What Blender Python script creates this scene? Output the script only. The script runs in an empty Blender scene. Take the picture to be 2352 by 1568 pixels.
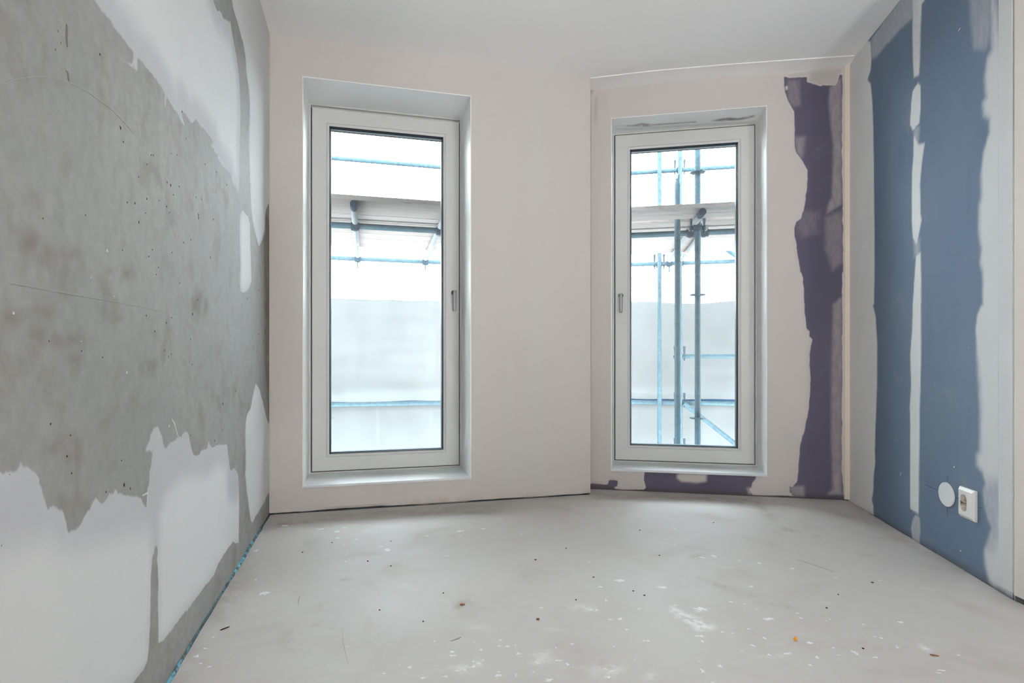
import bpy, bmesh, math, random
import numpy as np
from mathutils import Vector, Matrix

random.seed(7)
SC = bpy.context.scene
COL = SC.collection

# ---------------------------------------------------------------- camera, sky, exposure
F, CX, HY, HC, H = 1306.667, 1176.0, 824.0, 0.843, 2.6      # focal length in px, centre, horizon row, eye height, room height
cam = bpy.data.cameras.new('camera'); cam.lens = 20.0; cam.sensor_width = 36.0; cam.sensor_fit = 'HORIZONTAL'
cam.shift_y = (HY - 784.0) / 2352.0; cam.clip_start = 0.05; cam.clip_end = 400
cam_o = bpy.data.objects.new('camera', cam); COL.objects.link(cam_o)
cam_o.location = (0, 0, HC); cam_o.rotation_euler = (math.pi / 2, 0, 0)
SC.camera = cam_o

world = bpy.data.worlds.new('overcast_sky'); SC.world = world; world.use_nodes = True
bg = world.node_tree.nodes['Background']
bg.inputs['Color'].default_value = (0.91, 0.985, 1.035, 1); bg.inputs['Strength'].default_value = 10.6

SC.view_settings.view_transform = 'Standard'; SC.view_settings.look = 'None'
SC.view_settings.gamma = 1.0; SC.view_settings.use_curve_mapping = False
SC.view_settings.exposure = 1.04
SC.cycles.use_denoising = True
SC.cycles.max_bounces = 9; SC.cycles.diffuse_bounces = 6; SC.cycles.transparent_max_bounces = 24
SC.cycles.use_adaptive_sampling = False
SC.cycles.sample_clamp_indirect = 8.0
SC.cycles.use_light_tree = False
SC.cycles.caustics_reflective = False; SC.cycles.caustics_refractive = False

# ---------------------------------------------------------------- planes of the room
class Plane:
    def __init__(s, O, U, V, N):
        s.O, s.U, s.V, s.N = [np.array(a, float) for a in (O, U, V, N)]
    def hit(s, x, y):                                       # photo pixel -> (u, v) on this plane
        d = np.array([(x - CX) / F, 1.0, -(y - HY) / F]); c = np.array([0, 0, HC])
        t = np.dot(s.O - c, s.N) / np.dot(d, s.N); p = c + d * t - s.O
        return float(np.dot(p, s.U)), float(np.dot(p, s.V))
    def at(s, u, v, w=0.0):
        return s.O + s.U * u + s.V * v + s.N * w
    def pts(s, u, v, w=0.0):
        return s.O[None, :] + np.outer(u, s.U) + np.outer(v, s.V) + np.outer(np.broadcast_to(w, u.shape), s.N)
    def off(s, w):
        return Plane(s.O + s.N * w, s.U, s.V, s.N)
    def poly(s, crop, pts):                                 # crop = (x0, y0, scale): outline read in an enlarged view
        return np.array([s.hit(crop[0] + a / crop[2], crop[1] + b / crop[2]) for a, b in pts])

A = np.array([(619 - CX) * H / 1102, F * H / 1102, 0.0])
B = np.array([(1354 - CX) * H / 958, F * H / 958, 0.0])
C = np.array([(1357 - CX) * H / 919, F * H / 919, 0.0])
D = np.array([(1950 - CX) * H / 1000, F * H / 1000, 0.0])
a1 = math.atan2(B[1] - A[1], B[0] - A[0]); a2 = math.atan2(C[1] - D[1], D[0] - C[0])
ar = math.radians(10.2); al = math.atan2(340, F)
E1 = np.array([math.cos(a1), math.sin(a1), 0]); N1 = np.array([math.sin(a1), -math.cos(a1), 0])
E2 = np.array([math.cos(a2), -math.sin(a2), 0]); N2 = np.array([-math.sin(a2), -math.cos(a2), 0])
Z = np.array([0, 0, 1.0])
PL = Plane(A, (math.sin(al), -math.cos(al), 0), Z, (math.cos(al), math.sin(al), 0))       # concrete wall, u towards the camera
P1 = Plane(A, E1, Z, N1)                                                                   # wall of the first window
P2 = Plane(D, E2, Z, N2)                                                                   # wall of the second window, u from -1.6 to 0
PR = Plane(D, (-math.sin(ar), -math.cos(ar), 0), Z, (-math.cos(ar), math.sin(ar), 0))      # plasterboard wall, u towards the camera
PF = Plane((0, 0, 0), (1, 0, 0), (0, 1, 0), (0, 0, 1))
PC = Plane((0, 0, H), (1, 0, 0), (0, 1, 0), (0, 0, -1))
def isect(p, d, q, e):
    m = np.array([[d[0], -e[0]], [d[1], -e[1]]]); t = np.linalg.solve(m, (q - p)[:2]); return p + d * t[0]
C0 = isect(B, -N1, D, E2)                                    # where the jog behind wall one meets wall two
LB = np.hypot(*(B - A)[:2])                                  # length of wall one
UR = 1.421                                                   # where the plasterboard wall ends
ER = PR.at(UR, 0)
REAR = -6.2

# ---------------------------------------------------------------- helpers
def prop(o, label=None, cat=None, group=None, kind=None):
    if label: o['label'] = label
    if cat: o['category'] = cat
    if group: o['group'] = group
    if kind: o['kind'] = kind
    return o
def link(name, me, mat=None, parent=None, smooth=False):
    o = bpy.data.objects.new(name, me); COL.objects.link(o)
    if mat is not None and not me.materials: me.materials.append(mat)
    if parent is not None: o.parent = parent
    if smooth:
        me.polygons.foreach_set('use_smooth', [True] * len(me.polygons))
    return o
def empty(name, loc=(0, 0, 0)):
    o = bpy.data.objects.new(name, None); COL.objects.link(o); o.location = loc; o.empty_display_size = .1
    return o
def pydata(name, v, f, mat=None, parent=None, smooth=False):
    me = bpy.data.meshes.new(name); me.from_pydata([tuple(map(float, p)) for p in v], [], f); me.update()
    return link(name, me, mat, parent, smooth)
def from_bm(name, bm, mat=None, parent=None, smooth=False):
    bmesh.ops.recalc_face_normals(bm, faces=bm.faces)
    me = bpy.data.meshes.new(name); bm.to_mesh(me); bm.free()
    return link(name, me, mat, parent, smooth)
def autosmooth(o, deg=35):
    me = o.data
    me.polygons.foreach_set('use_smooth', [True] * len(me.polygons))
    me.set_sharp_from_angle(angle=math.radians(deg))
    return o
def bm_box(bm, P, u0, u1, v0, v1, w0, w1, bev=0.0):
    vs = [bm.verts.new(P.at(u, v, w)) for w in (w0, w1) for v in (v0, v1) for u in (u0, u1)]
    q = [(0, 1, 3, 2), (4, 6, 7, 5), (0, 4, 5, 1), (2, 3, 7, 6), (0, 2, 6, 4), (1, 5, 7, 3)]
    fs = [bm.faces.new([vs[i] for i in t]) for t in q]
    if bev > 0:
        es = list({e for f in fs for e in f.edges})
        bmesh.ops.bevel(bm, geom=es, offset=bev, segments=2, profile=.6, affect='EDGES')
def box(name, P, u0, u1, v0, v1, w0, w1, mat, parent=None, bev=0.0):
    bm = bmesh.new(); bm_box(bm, P, u0, u1, v0, v1, w0, w1, bev)
    return from_bm(name, bm, mat, parent)
def bm_tube(bm, p0, p1, r0, r1=None, seg=14, cap=True):
    p0, p1 = Vector(p0), Vector(p1); r1 = r0 if r1 is None else r1
    d = (p1 - p0).normalized(); x = d.orthogonal().normalized(); y = d.cross(x)
    ring = []
    for p, r in ((p0, r0), (p1, r1)):
        ring.append([bm.verts.new(p + x * (r * math.cos(t)) + y * (r * math.sin(t))) for t in [2 * math.pi * k / seg for k in range(seg)]])
    for k in range(seg):
        bm.faces.new((ring[0][k], ring[0][(k + 1) % seg], ring[1][(k + 1) % seg], ring[1][k]))
    if cap:
        bm.faces.new(ring[0][::-1]); bm.faces.new(ring[1])
def tube(name, p0, p1, r, mat, parent=None, seg=16):
    bm = bmesh.new(); bm_tube(bm, p0, p1, r, seg=seg)
    return autosmooth(from_bm(name, bm, mat, parent))

def psd(poly, X, Y):                                         # signed distance to a polygon, inside positive
    d2 = np.full(X.shape, 1e9); ins = np.zeros(X.shape, bool)
    n = len(poly)
    for i in range(n):
        ax, ay = poly[i]; bx, by = poly[(i + 1) % n]
        ex, ey = bx - ax, by - ay; wx, wy = X - ax, Y - ay
        l2 = ex * ex + ey * ey + 1e-12
        t = np.clip((wx * ex + wy * ey) / l2, 0, 1)
        d2 = np.minimum(d2, (wx - ex * t) ** 2 + (wy - ey * t) ** 2)
        if ay != by:
            c = ((ay > Y) != (by > Y)) & (X < ex * (Y - ay) / (by - ay) + ax)
            ins ^= c
    return np.where(ins, 1, -1) * np.sqrt(d2)
def vnoise(X, Y, seed=0):
    r = np.random.RandomState(seed); T = r.rand(256, 256) * 2 - 1
    xi, yi = np.floor(X).astype(int), np.floor(Y).astype(int); fx, fy = X - xi, Y - yi
    fx = fx * fx * (3 - 2 * fx); fy = fy * fy * (3 - 2 * fy)
    g = lambda a, b: T[a % 256, b % 256]
    return (g(xi, yi) * (1 - fx) + g(xi + 1, yi) * fx) * (1 - fy) + (g(xi, yi + 1) * (1 - fx) + g(xi + 1, yi + 1) * fx) * fy
def fbm(X, Y, sc, seed=0, o=3):
    s = 0; a = 1
    for k in range(o):
        s = s + a * vnoise(X * sc * 2 ** k + 31.7 * k, Y * sc * 2 ** k + 11.3 * k, seed + k); a *= .5
    return s / 1.75
def sstep(x, a, b):
    t = np.clip((x - a) / (b - a), 0, 1); return t * t * (3 - 2 * t)

def lines(a, b, step, extra=()):
    ks = sorted(set([a, b] + [e for e in extra if a < e < b])); out = []
    for k in range(len(ks) - 1):
        n = max(1, int(round((ks[k + 1] - ks[k]) / step))); out += list(np.linspace(ks[k], ks[k + 1], n + 1)[:-1])
    return np.array(out + [ks[-1]])

class Face:
    """A finely divided surface on a plane that carries soft masks (coat, thickness, stain) as attributes."""
    def __init__(s, P, u0, u1, v0, v1, step, holes=()):
        s.P, s.holes, s.ext = P, list(holes), (u0, u1, v0, v1)
        s.us = lines(u0, u1, step, [h[0] for h in holes] + [h[1] for h in holes])
        s.vs = lines(v0, v1, step, [h[2] for h in holes] + [h[3] for h in holes])
        s.X, s.Y = np.meshgrid(s.us, s.vs)
        z = np.zeros(s.X.shape); s.att = {'sd': z - 1.0, 'ms': z.copy(), 'mt': z.copy(), 'st': z.copy()}
    def mesh(s, name, mat, thick, default=None):
        nu, nv = len(s.us), len(s.vs)
        V = s.P.pts(s.X.ravel(), s.Y.ravel())
        cu, cv = (s.us[:-1] + s.us[1:]) / 2, (s.vs[:-1] + s.vs[1:]) / 2
        CU, CV = np.meshgrid(cu, cv); keep = np.ones(CU.shape, bool)
        for h in s.holes: keep &= ~((CU > h[0]) & (CU < h[1]) & (CV > h[2]) & (CV < h[3]))
        J, I = np.nonzero(keep); b = J * nu + I
        quads = np.stack([b, b + 1, b + nu + 1, b + nu], 1).tolist()
        ex = []; exf = []
        def q(pts):
            k = len(V) + len(ex); ex.extend([s.P.at(*p) for p in pts]); exf.append([k, k + 1, k + 2, k + 3])
        u0, u1, v0, v1 = s.ext
        for (p0, p1) in (((u0, v0), (u1, v0)), ((u1, v0), (u1, v1)), ((u1, v1), (u0, v1)), ((u0, v1), (u0, v0))):
            q([(*p0, 0), (*p0, -thick), (*p1, -thick), (*p1, 0)])
        for h in s.holes:
            c = [(h[0], h[2]), (h[0], h[3]), (h[1], h[3]), (h[1], h[2])]
            for k in range(4): q([(*c[k], 0), (*c[k], -thick), (*c[(k + 1) % 4], -thick), (*c[(k + 1) % 4], 0)])
        bu = sorted({u0, u1, *[x for h in s.holes for x in h[:2]]}); bv = sorted({v0, v1, *[x for h in s.holes for x in h[2:]]})
        for i in range(len(bu) - 1):
            for j in range(len(bv) - 1):
                m, n = (bu[i] + bu[i + 1]) / 2, (bv[j] + bv[j + 1]) / 2
                if not any(h[0] < m < h[1] and h[2] < n < h[3] for h in s.holes):
                    q([(bu[i], bv[j], -thick), (bu[i], bv[j + 1], -thick), (bu[i + 1], bv[j + 1], -thick), (bu[i + 1], bv[j], -thick)])
        V = np.vstack([V, np.array(ex)])
        me = bpy.data.meshes.new(name); me.from_pydata(V.tolist(), [], quads + exf); me.update()
        for k, a in s.att.items():
            at = me.attributes.new(k, 'FLOAT', 'POINT'); d = np.zeros(len(V)); d[:s.X.size] = a.ravel()
            if default and k in default: d[s.X.size:] = default[k]
            at.data.foreach_set('value', d)
        return link(name, me, mat)
    def patch(s, name, mat, field, thick=.0016, taper=.015, parent=None, base=.0002):
        """The layer lying where field > 0, its own thin body on the surface, thinning out towards its edge."""
        nu = len(s.us); f = field.ravel(); P = np.stack([s.X.ravel(), s.Y.ravel()], 1)
        A_ = {k: a.ravel() for k, a in s.att.items()}
        inn = field > 0; cnt = inn[:-1, :-1].astype(int) + inn[1:, :-1] + inn[:-1, 1:] + inn[1:, 1:]
        hole = np.zeros(cnt.shape, bool)
        CU, CV = np.meshgrid((s.us[:-1] + s.us[1:]) / 2, (s.vs[:-1] + s.vs[1:]) / 2)
        for h in s.holes: hole |= (CU > h[0]) & (CU < h[1]) & (CV > h[2]) & (CV < h[3])
        J, I = np.nonzero((cnt > 0) & ~hole)
        vid = {}; uv = []; fv = []; av = {k: [] for k in A_}; faces = []
        def vert(i):
            if i not in vid:
                vid[i] = len(uv); uv.append(P[i]); fv.append(f[i])
                for k in A_: av[k].append(A_[k][i])
            return vid[i]
        def cut(i, j):
            key = (min(i, j), max(i, j))
            if key not in vid:
                t = f[i] / (f[i] - f[j]); vid[key] = len(uv); uv.append(P[i] + (P[j] - P[i]) * t); fv.append(0.0)
                for k in A_: av[k].append(A_[k][i] + (A_[k][j] - A_[k][i]) * t)
            return vid[key]
        for j, i in zip(J.tolist(), I.tolist()):
            b = j * nu + i; c = (b, b + 1, b + nu + 1, b + nu)
            if cnt[j, i] == 4: faces.append([vert(k) for k in c]); continue
            out = []
            for k in range(4):
                p, q = c[k], c[(k + 1) % 4]
                if f[p] > 0: out.append(vert(p))
                if (f[p] > 0) != (f[q] > 0): out.append(cut(p, q))
            if len(out) >= 3: faces.append(out)
        if not faces: return None
        uv = np.array(uv); fv = np.array(fv)
        w = base + thick * sstep(fv, 0, taper)
        V = s.P.pts(uv[:, 0], uv[:, 1], w)
        cntE = {}
        for fc in faces:
            for k in range(len(fc)):
                e = (fc[k], fc[(k + 1) % len(fc)]); cntE[e] = 1
        rim = [e for e in cntE if (e[1], e[0]) not in cntE]
        rv = sorted({x for e in rim for x in e}); m = {x: len(V) + k for k, x in enumerate(rv)}
        low = s.P.pts(uv[rv, 0], uv[rv, 1], -.0006)
        V = np.vstack([V, low]); faces += [[e[1], e[0], m[e[0]], m[e[1]]] for e in rim]
        me = bpy.data.meshes.new(name); me.from_pydata(V.tolist(), [], faces); me.update()
        for k in A_:
            at = me.attributes.new(k, 'FLOAT', 'POINT'); at.data.foreach_set('value', np.concatenate([np.array(av[k]), np.array(av[k])[rv]]))
        return link(name, me, mat, parent)

def ribbon(name, P, pts, width, mat, parent, w=.0009):
    """A thin line (scratch, pencil, crack) along pts given as (u, v)."""
    pts = np.array(pts, float); v = []; f = []
    for k in range(len(pts)):
        t = pts[min(k + 1, len(pts) - 1)] - pts[max(k - 1, 0)]; t = t / (np.hypot(*t) + 1e-9); n = np.array([-t[1], t[0]])
        wd = width * (.35 if k in (0, len(pts) - 1) else 1) / 2
        for q in (-1, 1):
            for h in (-.0004, w): v.append(P.at(*(pts[k] + n * q * wd), h))
    for k in range(len(pts) - 1):
        a, b = 4 * k, 4 * k + 4
        f += [(a + 1, a + 3, b + 3, b + 1), (a, a + 1, b + 1, b), (a + 2, b + 2, b + 3, a + 3)]
    return pydata(name, v, f, mat, parent)
def blob(name, P, u, v, ru, rv, mat, parent=None, h=.0012, seed=0, rot=0.0, n=11, rag=.35):
    """A small flat irregular spot with real thickness and a raised middle."""
    r = random.Random(seed * 91 + 5); V = []; Fc = []
    for ring, (sc, hh) in enumerate(((1, -.0004), (1, h * .25), (.6, h))):
        r2 = random.Random(seed * 91 + 5)
        for k in range(n):
            t = 2 * math.pi * k / n; q = 1 + rag * (r2.random() * 2 - 1)
            x, y = ru * math.cos(t) * q * sc, rv * math.sin(t) * q * sc
            V.append(P.at(u + x * math.cos(rot) - y * math.sin(rot), v + x * math.sin(rot) + y * math.cos(rot), hh))
    for g in (0, 1):
        for k in range(n): a, b = g * n + k, g * n + (k + 1) % n; Fc.append((a, b, b + n, a + n))
    Fc.append(list(range(2 * n, 3 * n)))
    return pydata(name, V, Fc, mat, parent)

# ---------------------------------------------------------------- materials
class Mat:
    def __init__(s, name):
        s.m = bpy.data.materials.new(name); s.m.use_nodes = True; s.t = s.m.node_tree
        s.t.nodes.clear(); s.out = s.t.nodes.new('ShaderNodeOutputMaterial')
        s._pos = None
    def n(s, typ, ins=None, **kw):
        nd = s.t.nodes.new(typ)
        for k, v in kw.items(): setattr(nd, k, v)
        for k, v in (ins or {}).items():
            if isinstance(v, bpy.types.NodeSocket): s.t.links.new(v, nd.inputs[k])
            else: nd.inputs[k].default_value = v
        return nd
    def pos(s):
        if s._pos is None: s._pos = s.n('ShaderNodeNewGeometry').outputs['Position']
        return s._pos
    def sca(s, v, xyz):
        return s.n('ShaderNodeVectorMath', {0: v, 1: xyz}, operation='MULTIPLY').outputs[0]
    def noise(s, scale, detail=4, rough=.55, vec=None, dist=0.0):
        return s.n('ShaderNodeTexNoise', {'Vector': vec if vec is not None else s.pos(), 'Scale': scale, 'Detail': detail, 'Roughness': rough, 'Distortion': dist}).outputs['Fac']
    def math(s, op, a, b=0.0, c=0.0, clamp=False):
        return s.n('ShaderNodeMath', {0: a, 1: b, 2: c}, operation=op, use_clamp=clamp).outputs[0]
    def ramp(s, x, a, b, lo=0.0, hi=1.0):
        return s.n('ShaderNodeMapRange', {'Value': x, 'From Min': a, 'From Max': b, 'To Min': lo, 'To Max': hi}, interpolation_type='SMOOTHSTEP').outputs[0]
    def lin(s, x, a, b, lo=0.0, hi=1.0):
        return s.n('ShaderNodeMapRange', {'Value': x, 'From Min': a, 'From Max': b, 'To Min': lo, 'To Max': hi}).outputs[0]
    def mix(s, f, a, b):
        nd = s.t.nodes.new('ShaderNodeMix'); nd.data_type = 'RGBA'
        for idx, v in ((0, f), (6, a), (7, b)):
            if isinstance(v, bpy.types.NodeSocket): s.t.links.new(v, nd.inputs[idx])
            else: nd.inputs[idx].default_value = (*v, 1) if isinstance(v, tuple) and len(v) == 3 else v
        return nd.outputs[2]
    def attr(s, name):
        return s.n('ShaderNodeAttribute', attribute_name=name).outputs['Fac']
    def bsdf(s, col, rough=.8, spec=.3, metal=0.0, bump=None, strength=.2, dist=.002, **kw):
        ins = {'Base Color': col if isinstance(col, bpy.types.NodeSocket) else (*col, 1), 'Roughness': rough, 'Metallic': metal, 'Specular IOR Level': spec}
        ins.update(kw)
        b = s.n('ShaderNodeBsdfPrincipled', ins)
        if bump is not None:
            bn = s.n('ShaderNodeBump', {'Height': bump, 'Strength': strength, 'Distance': dist}); s.t.links.new(bn.outputs[0], b.inputs['Normal'])
        s.t.links.new(b.outputs[0], s.out.inputs[0]); return s.m
def simple(name, col, rough=.6, spec=.4, metal=0.0, var=.06, scale=9.0, bump=.0):
    m = Mat(name); nz = m.noise(scale, 4)
    c = m.mix(m.lin(nz, .3, .7), tuple(max(0, x * (1 - var)) for x in col), tuple(min(1, x * (1 + var)) for x in col))
    return m.bsdf(c, rough, spec, metal, bump=m.noise(180, 3) if bump else None, strength=bump, dist=.001)

PLASTER = (.60, .60, .60); PLASTER_THIN = (.45, .447, .468); PINK = (.675, .625, .588)

def coat_mix(m, base, base_bump, amp=.007, soft=.0022, thin=PLASTER_THIN, white=PLASTER, streak=True):
    """base surface with the troweled coat over it, following the sd / ms / mt attributes."""
    v = m.sca(m.pos(), (1, 1, .35)) if streak else m.pos()
    nz = m.math('SUBTRACT', m.noise(55, 5, .65, v), .5)
    sd = m.math('ADD', m.attr('sd'), m.math('MULTIPLY', nz, amp * 2))
    hard = m.lin(sd, -soft, soft)
    big = m.math('SUBTRACT', m.noise(6, 4, .6), .5)
    sm = m.attr('ms')
    band = m.math('MULTIPLY', m.math('MULTIPLY', sm, m.math('SUBTRACT', 1.0, sm)), 4.0)
    softm = m.math('ADD', sm, m.math('MULTIPLY', band, m.math('MULTIPLY', nz, .55)), clamp=True)
    msk = m.math('MAXIMUM', hard, softm)
    th = m.math('ADD', m.attr('mt'), m.math('MULTIPLY', big, .5), clamp=True)
    cl = m.mix(th, thin, white)
    cl = m.mix(m.lin(m.noise(2.3, 3), .3, .7, 0, .22), cl, (.55, .55, .565))
    col = m.mix(msk, base, cl)
    hb = m.math('ADD', m.math('MULTIPLY', m.noise(90, 4), .25), m.math('MULTIPLY', base_bump, m.math('SUBTRACT', 1.0, msk)))
    return col, msk, hb

def mat_concrete():
    m = Mat('troweled_plaster_on_concrete')
    n1 = m.noise(1.6, 3, .6); n2 = m.noise(6.5, 4, .62, dist=.4); n3 = m.noise(38, 4)
    c = m.mix(m.ramp(n1, .35, .68), (.272, .272, .266), (.312, .302, .29))
    c = m.mix(m.ramp(n2, .52, .72, 0, .75), c, (.205, .18, .155))
    c = m.mix(m.ramp(m.noise(4.2, 5, .6, m.sca(m.pos(), (1, 1, 1.3)), .6), .55, .72, 0, .55), c, (.185, .19, .182))
    c = m.mix(m.ramp(m.noise(3.1, 4, .6, m.sca(m.pos(), (1.3, 1.3, .8))), .58, .8, 0, .5), c, (.36, .36, .355))
    c = m.mix(m.lin(n3, .35, .7, 0, .42), c, (.2, .196, .192))
    c = m.mix(m.ramp(m.noise(13, 5, .65), .48, .72, 0, .5), c, (.225, .205, .185))
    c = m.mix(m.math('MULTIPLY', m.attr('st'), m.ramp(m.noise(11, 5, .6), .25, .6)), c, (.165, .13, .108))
    # air holes in the cast face
    vo = m.n('ShaderNodeTexVoronoi', {'Vector': m.pos(), 'Scale': 22.0}); r = m.n('ShaderNodeSeparateColor', {0: vo.outputs['Color']})
    rad = m.math('MULTIPLY', m.math('GREATER_THAN', r.outputs[0], .90), m.lin(r.outputs[1], 0, 1, .018, .062))
    dens = m.ramp(m.noise(1.3, 2), .42, .56)
    hole = m.math('MULTIPLY', m.math('LESS_THAN', vo.outputs['Distance'], rad), dens)
    c = m.mix(hole, c, (.055, .035, .03))
    bb = m.math('SUBTRACT', m.math('MULTIPLY', n2, .5), m.math('MULTIPLY', hole, .9))
    col, msk, hb = coat_mix(m, c, bb)
    # a few air holes left open in the coat
    v2 = m.n('ShaderNodeTexVoronoi', {'Vector': m.pos(), 'Scale': 9.0}); r2 = m.n('ShaderNodeSeparateColor', {0: v2.outputs['Color']})
    h2 = m.math('LESS_THAN', v2.outputs['Distance'], m.math('MULTIPLY', m.math('GREATER_THAN', r2.outputs[0], .93), .022))
    col = m.mix(h2, col, (.09, .06, .055))
    return m.bsdf(col, m.lin(msk, 0, 1, .72, .85), .25, bump=m.noise(75, 3), strength=.22, dist=.0012)
def mat_board(name, c1, c2, white):
    m = Mat(name)
    n1 = m.noise(1.4, 4, .6); n2 = m.noise(7, 5, .6, m.sca(m.pos(), (1, 1, .4)))
    c = m.mix(m.ramp(n1, .35, .65), c1, c2)
    c = m.mix(m.ramp(n2, .5, .8, 0, .28), c, tuple(x * .72 for x in c1))
    c = m.mix(m.ramp(m.noise(5, 4), .62, .8, 0, .3), c, (.32, .33, .37))
    vo = m.n('ShaderNodeTexVoronoi', {'Vector': m.pos(), 'Scale': 26.0}); r = m.n('ShaderNodeSeparateColor', {0: vo.outputs['Color']})
    c = m.mix(m.math('LESS_THAN', vo.outputs['Distance'], m.math('MULTIPLY', m.math('GREATER_THAN', r.outputs[0], .965), .05)), c, (.6, .6, .62))
    c = m.mix(m.math('MULTIPLY', m.attr('st'), 1.0), c, (.10, .09, .085))
    col, msk, hb = coat_mix(m, c, m.noise(120, 3), amp=.004, soft=.003, thin=tuple(x * .78 for x in white), white=white)
    return m.bsdf(col, .82, .25)

M_CONC = mat_concrete()
M_BLUE = mat_board('joint_filler_on_blue_board', (.148, .208, .30), (.172, .23, .312), (.80, .80, .805))
M_PURP = mat_board('pink_plaster_on_purple_board', (.126, .117, .175), (.143, .132, .19), PINK)
def mat_pink():
    m = Mat('pale_pink_plaster')
    c = m.mix(m.lin(m.noise(1.7, 4), .3, .7), PINK, (.675, .637, .61))
    c = m.mix(m.ramp(m.noise(14, 4), .45, .75, 0, .15), c, (.62, .578, .548))
    c = m.mix(m.attr('ms'), c, (.655, .64, .625))
    c = m.mix(m.math('MULTIPLY', m.attr('st'), m.ramp(m.noise(20, 4), .3, .6)), c, (.50, .42, .35))
    return m.bsdf(c, .85, .22)
M_PINK = mat_pink()
M_GAP = simple('dark_joint_filler', (.075, .085, .09), .9, .1, var=.3, scale=25)
def mat_ceiling():
    m = Mat('ceiling_plaster')
    c = m.mix(m.lin(m.noise(1.3, 4), .3, .7), (.91, .912, .908), (.935, .937, .932))
    return m.bsdf(c, .9, .2)
M_CEIL = mat_ceiling()
M_REVEAL = simple('white_reveal_paint', (.92, .935, .935), .32, .6, var=.015, scale=4)
M_FRAME = simple('off_white_window_lacquer', (.71, .708, .695), .42, .4, var=.01, scale=3)
M_SILL = simple('polished_grey_white_stone', (.80, .835, .845), .22, .5, var=.03, scale=6)
M_RUBBER = simple('black_glazing_rubber', (.012, .017, .022), .5, .3, var=.2)
M_SPACER = simple('glazing_spacer_metal', (.10, .15, .19), .35, .5, metal=.6, var=.1)
M_HANDLE = simple('satin_grey_metal', (.42, .44, .455), .38, .5, metal=.55, var=.03)
M_HDARK = simple('dark_handle_rose', (.075, .075, .08), .45, .4, var=.1)
M_CREAM = simple('cream_corner_profile', (.80, .715, .60), .55, .35, var=.03, scale=5)
M_SOCKET = simple('white_switchgear_plastic', (.80, .795, .775), .3, .5, var=.01)
M_COVER = simple('white_blanking_plastic', (.80, .82, .85), .35, .45, var=.01)
M_SHADOW = simple('dark_recess', (.05, .045, .04), .8, .2, var=.2)
M_LINE = simple('pencil_line', (.055, .065, .09), .9, .1, var=.1)
M_SCR = simple('pale_scratch', (.33, .33, .325), .85, .2, var=.1)
M_SCR2 = simple('plaster_ridge', (.56, .56, .56), .85, .2, var=.05)
M_DOT = simple('dark_air_hole', (.035, .025, .022), .9, .1, var=.3)
M_SPOT = simple('plaster_splash', (.78, .78, .775), .85, .2, var=.05, scale=40)
M_ORANGE = simple('orange_plastic', (.85, .33, .03), .5, .4, var=.1)
M_CHIP = simple('brown_chip', (.27, .13, .075), .7, .2, var=.2, scale=60)
M_GALV = simple('weathered_galvanised_steel', (.036, .062, .076), .6, .12, metal=.0, var=.28, scale=30)
M_COUP = simple('blue_grey_coupler_steel', (.02, .033, .047), .55, .15, metal=.0, var=.2, scale=40)
M_ALU = simple('pale_aluminium_tube', (.16, .172, .178), .55, .15, metal=.0, var=.06, scale=20)
M_RED = simple('faded_red_tape', (.75, .30, .26), .7, .3)
def mat_wood():
    m = Mat('pale_scaffold_board_wood')
    v = m.sca(m.pos(), (1.2, 9, 9)); g = m.noise(6, 6, .65, v, .5)
    info = m.n('ShaderNodeObjectInfo')
    c = m.mix(m.lin(info.outputs['Random'], 0, 1), (.21, .188, .176), (.25, .23, .22))
    c = m.mix(m.ramp(g, .5, .75, 0, .7), c, (.11, .082, .065))
    return m.bsdf(c, .9, .0, bump=g, strength=.3, dist=.003)
M_WOOD = mat_wood()
def mat_foam():
    m = Mat('blue_edge_foam')
    c = m.mix(m.math('MULTIPLY', m.attr('st'), m.ramp(m.noise(30, 5, .7), .42, .56)), (.05, .075, .085), (.16, .50, .66))
    c = m.mix(m.ramp(m.noise(45, 4), .5, .7, 0, .5), c, (.05, .07, .075))
    return m.bsdf(c, .7, .3, bump=m.noise(120, 3), strength=.5, dist=.002)
M_FOAM = mat_foam()
def mat_floor():
    m = Mat('dusty_screed')
    n1 = m.noise(.9, 5, .6); n2 = m.noise(3.6, 6, .6, dist=.5); n3 = m.noise(26, 5, .65)
    c = m.mix(m.ramp(n1, .35, .65), (.54, .518, .503), (.572, .542, .522))
    c = m.mix(m.ramp(n2, .50, .74, 0, .55), c, (.455, .41, .37))
    c = m.mix(m.ramp(m.noise(1.7, 4, .6), .52, .7, 0, .45), c, (.50, .455, .425))
    c = m.mix(m.ramp(m.noise(5.5, 5, .6, m.sca(m.pos(), (.6, 1.6, 1))), .58, .8, 0, .40), c, (.74, .73, .72))
    c = m.mix(m.lin(n3, .4, .75, 0, .18), c, (.50, .47, .45))
    c = m.mix(m.ramp(m.noise(70, 3), .66, .74, 0, .3), c, (.70, .70, .69))
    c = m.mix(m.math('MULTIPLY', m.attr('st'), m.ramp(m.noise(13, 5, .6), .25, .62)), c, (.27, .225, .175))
    c = m.mix(m.math('MULTIPLY', m.attr('ms'), m.ramp(m.noise(30, 5, .6, m.sca(m.pos(), (1, 1, 1))), .35, .6)), c, (.88, .875, .87))
    return m.bsdf(c, m.lin(n2, .3, .7, .55, .72), .3, bump=m.math('ADD', n3, m.math('MULTIPLY', m.noise(8, 3), .6)), strength=.12, dist=.002)
M_FLOOR = mat_floor()
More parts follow.
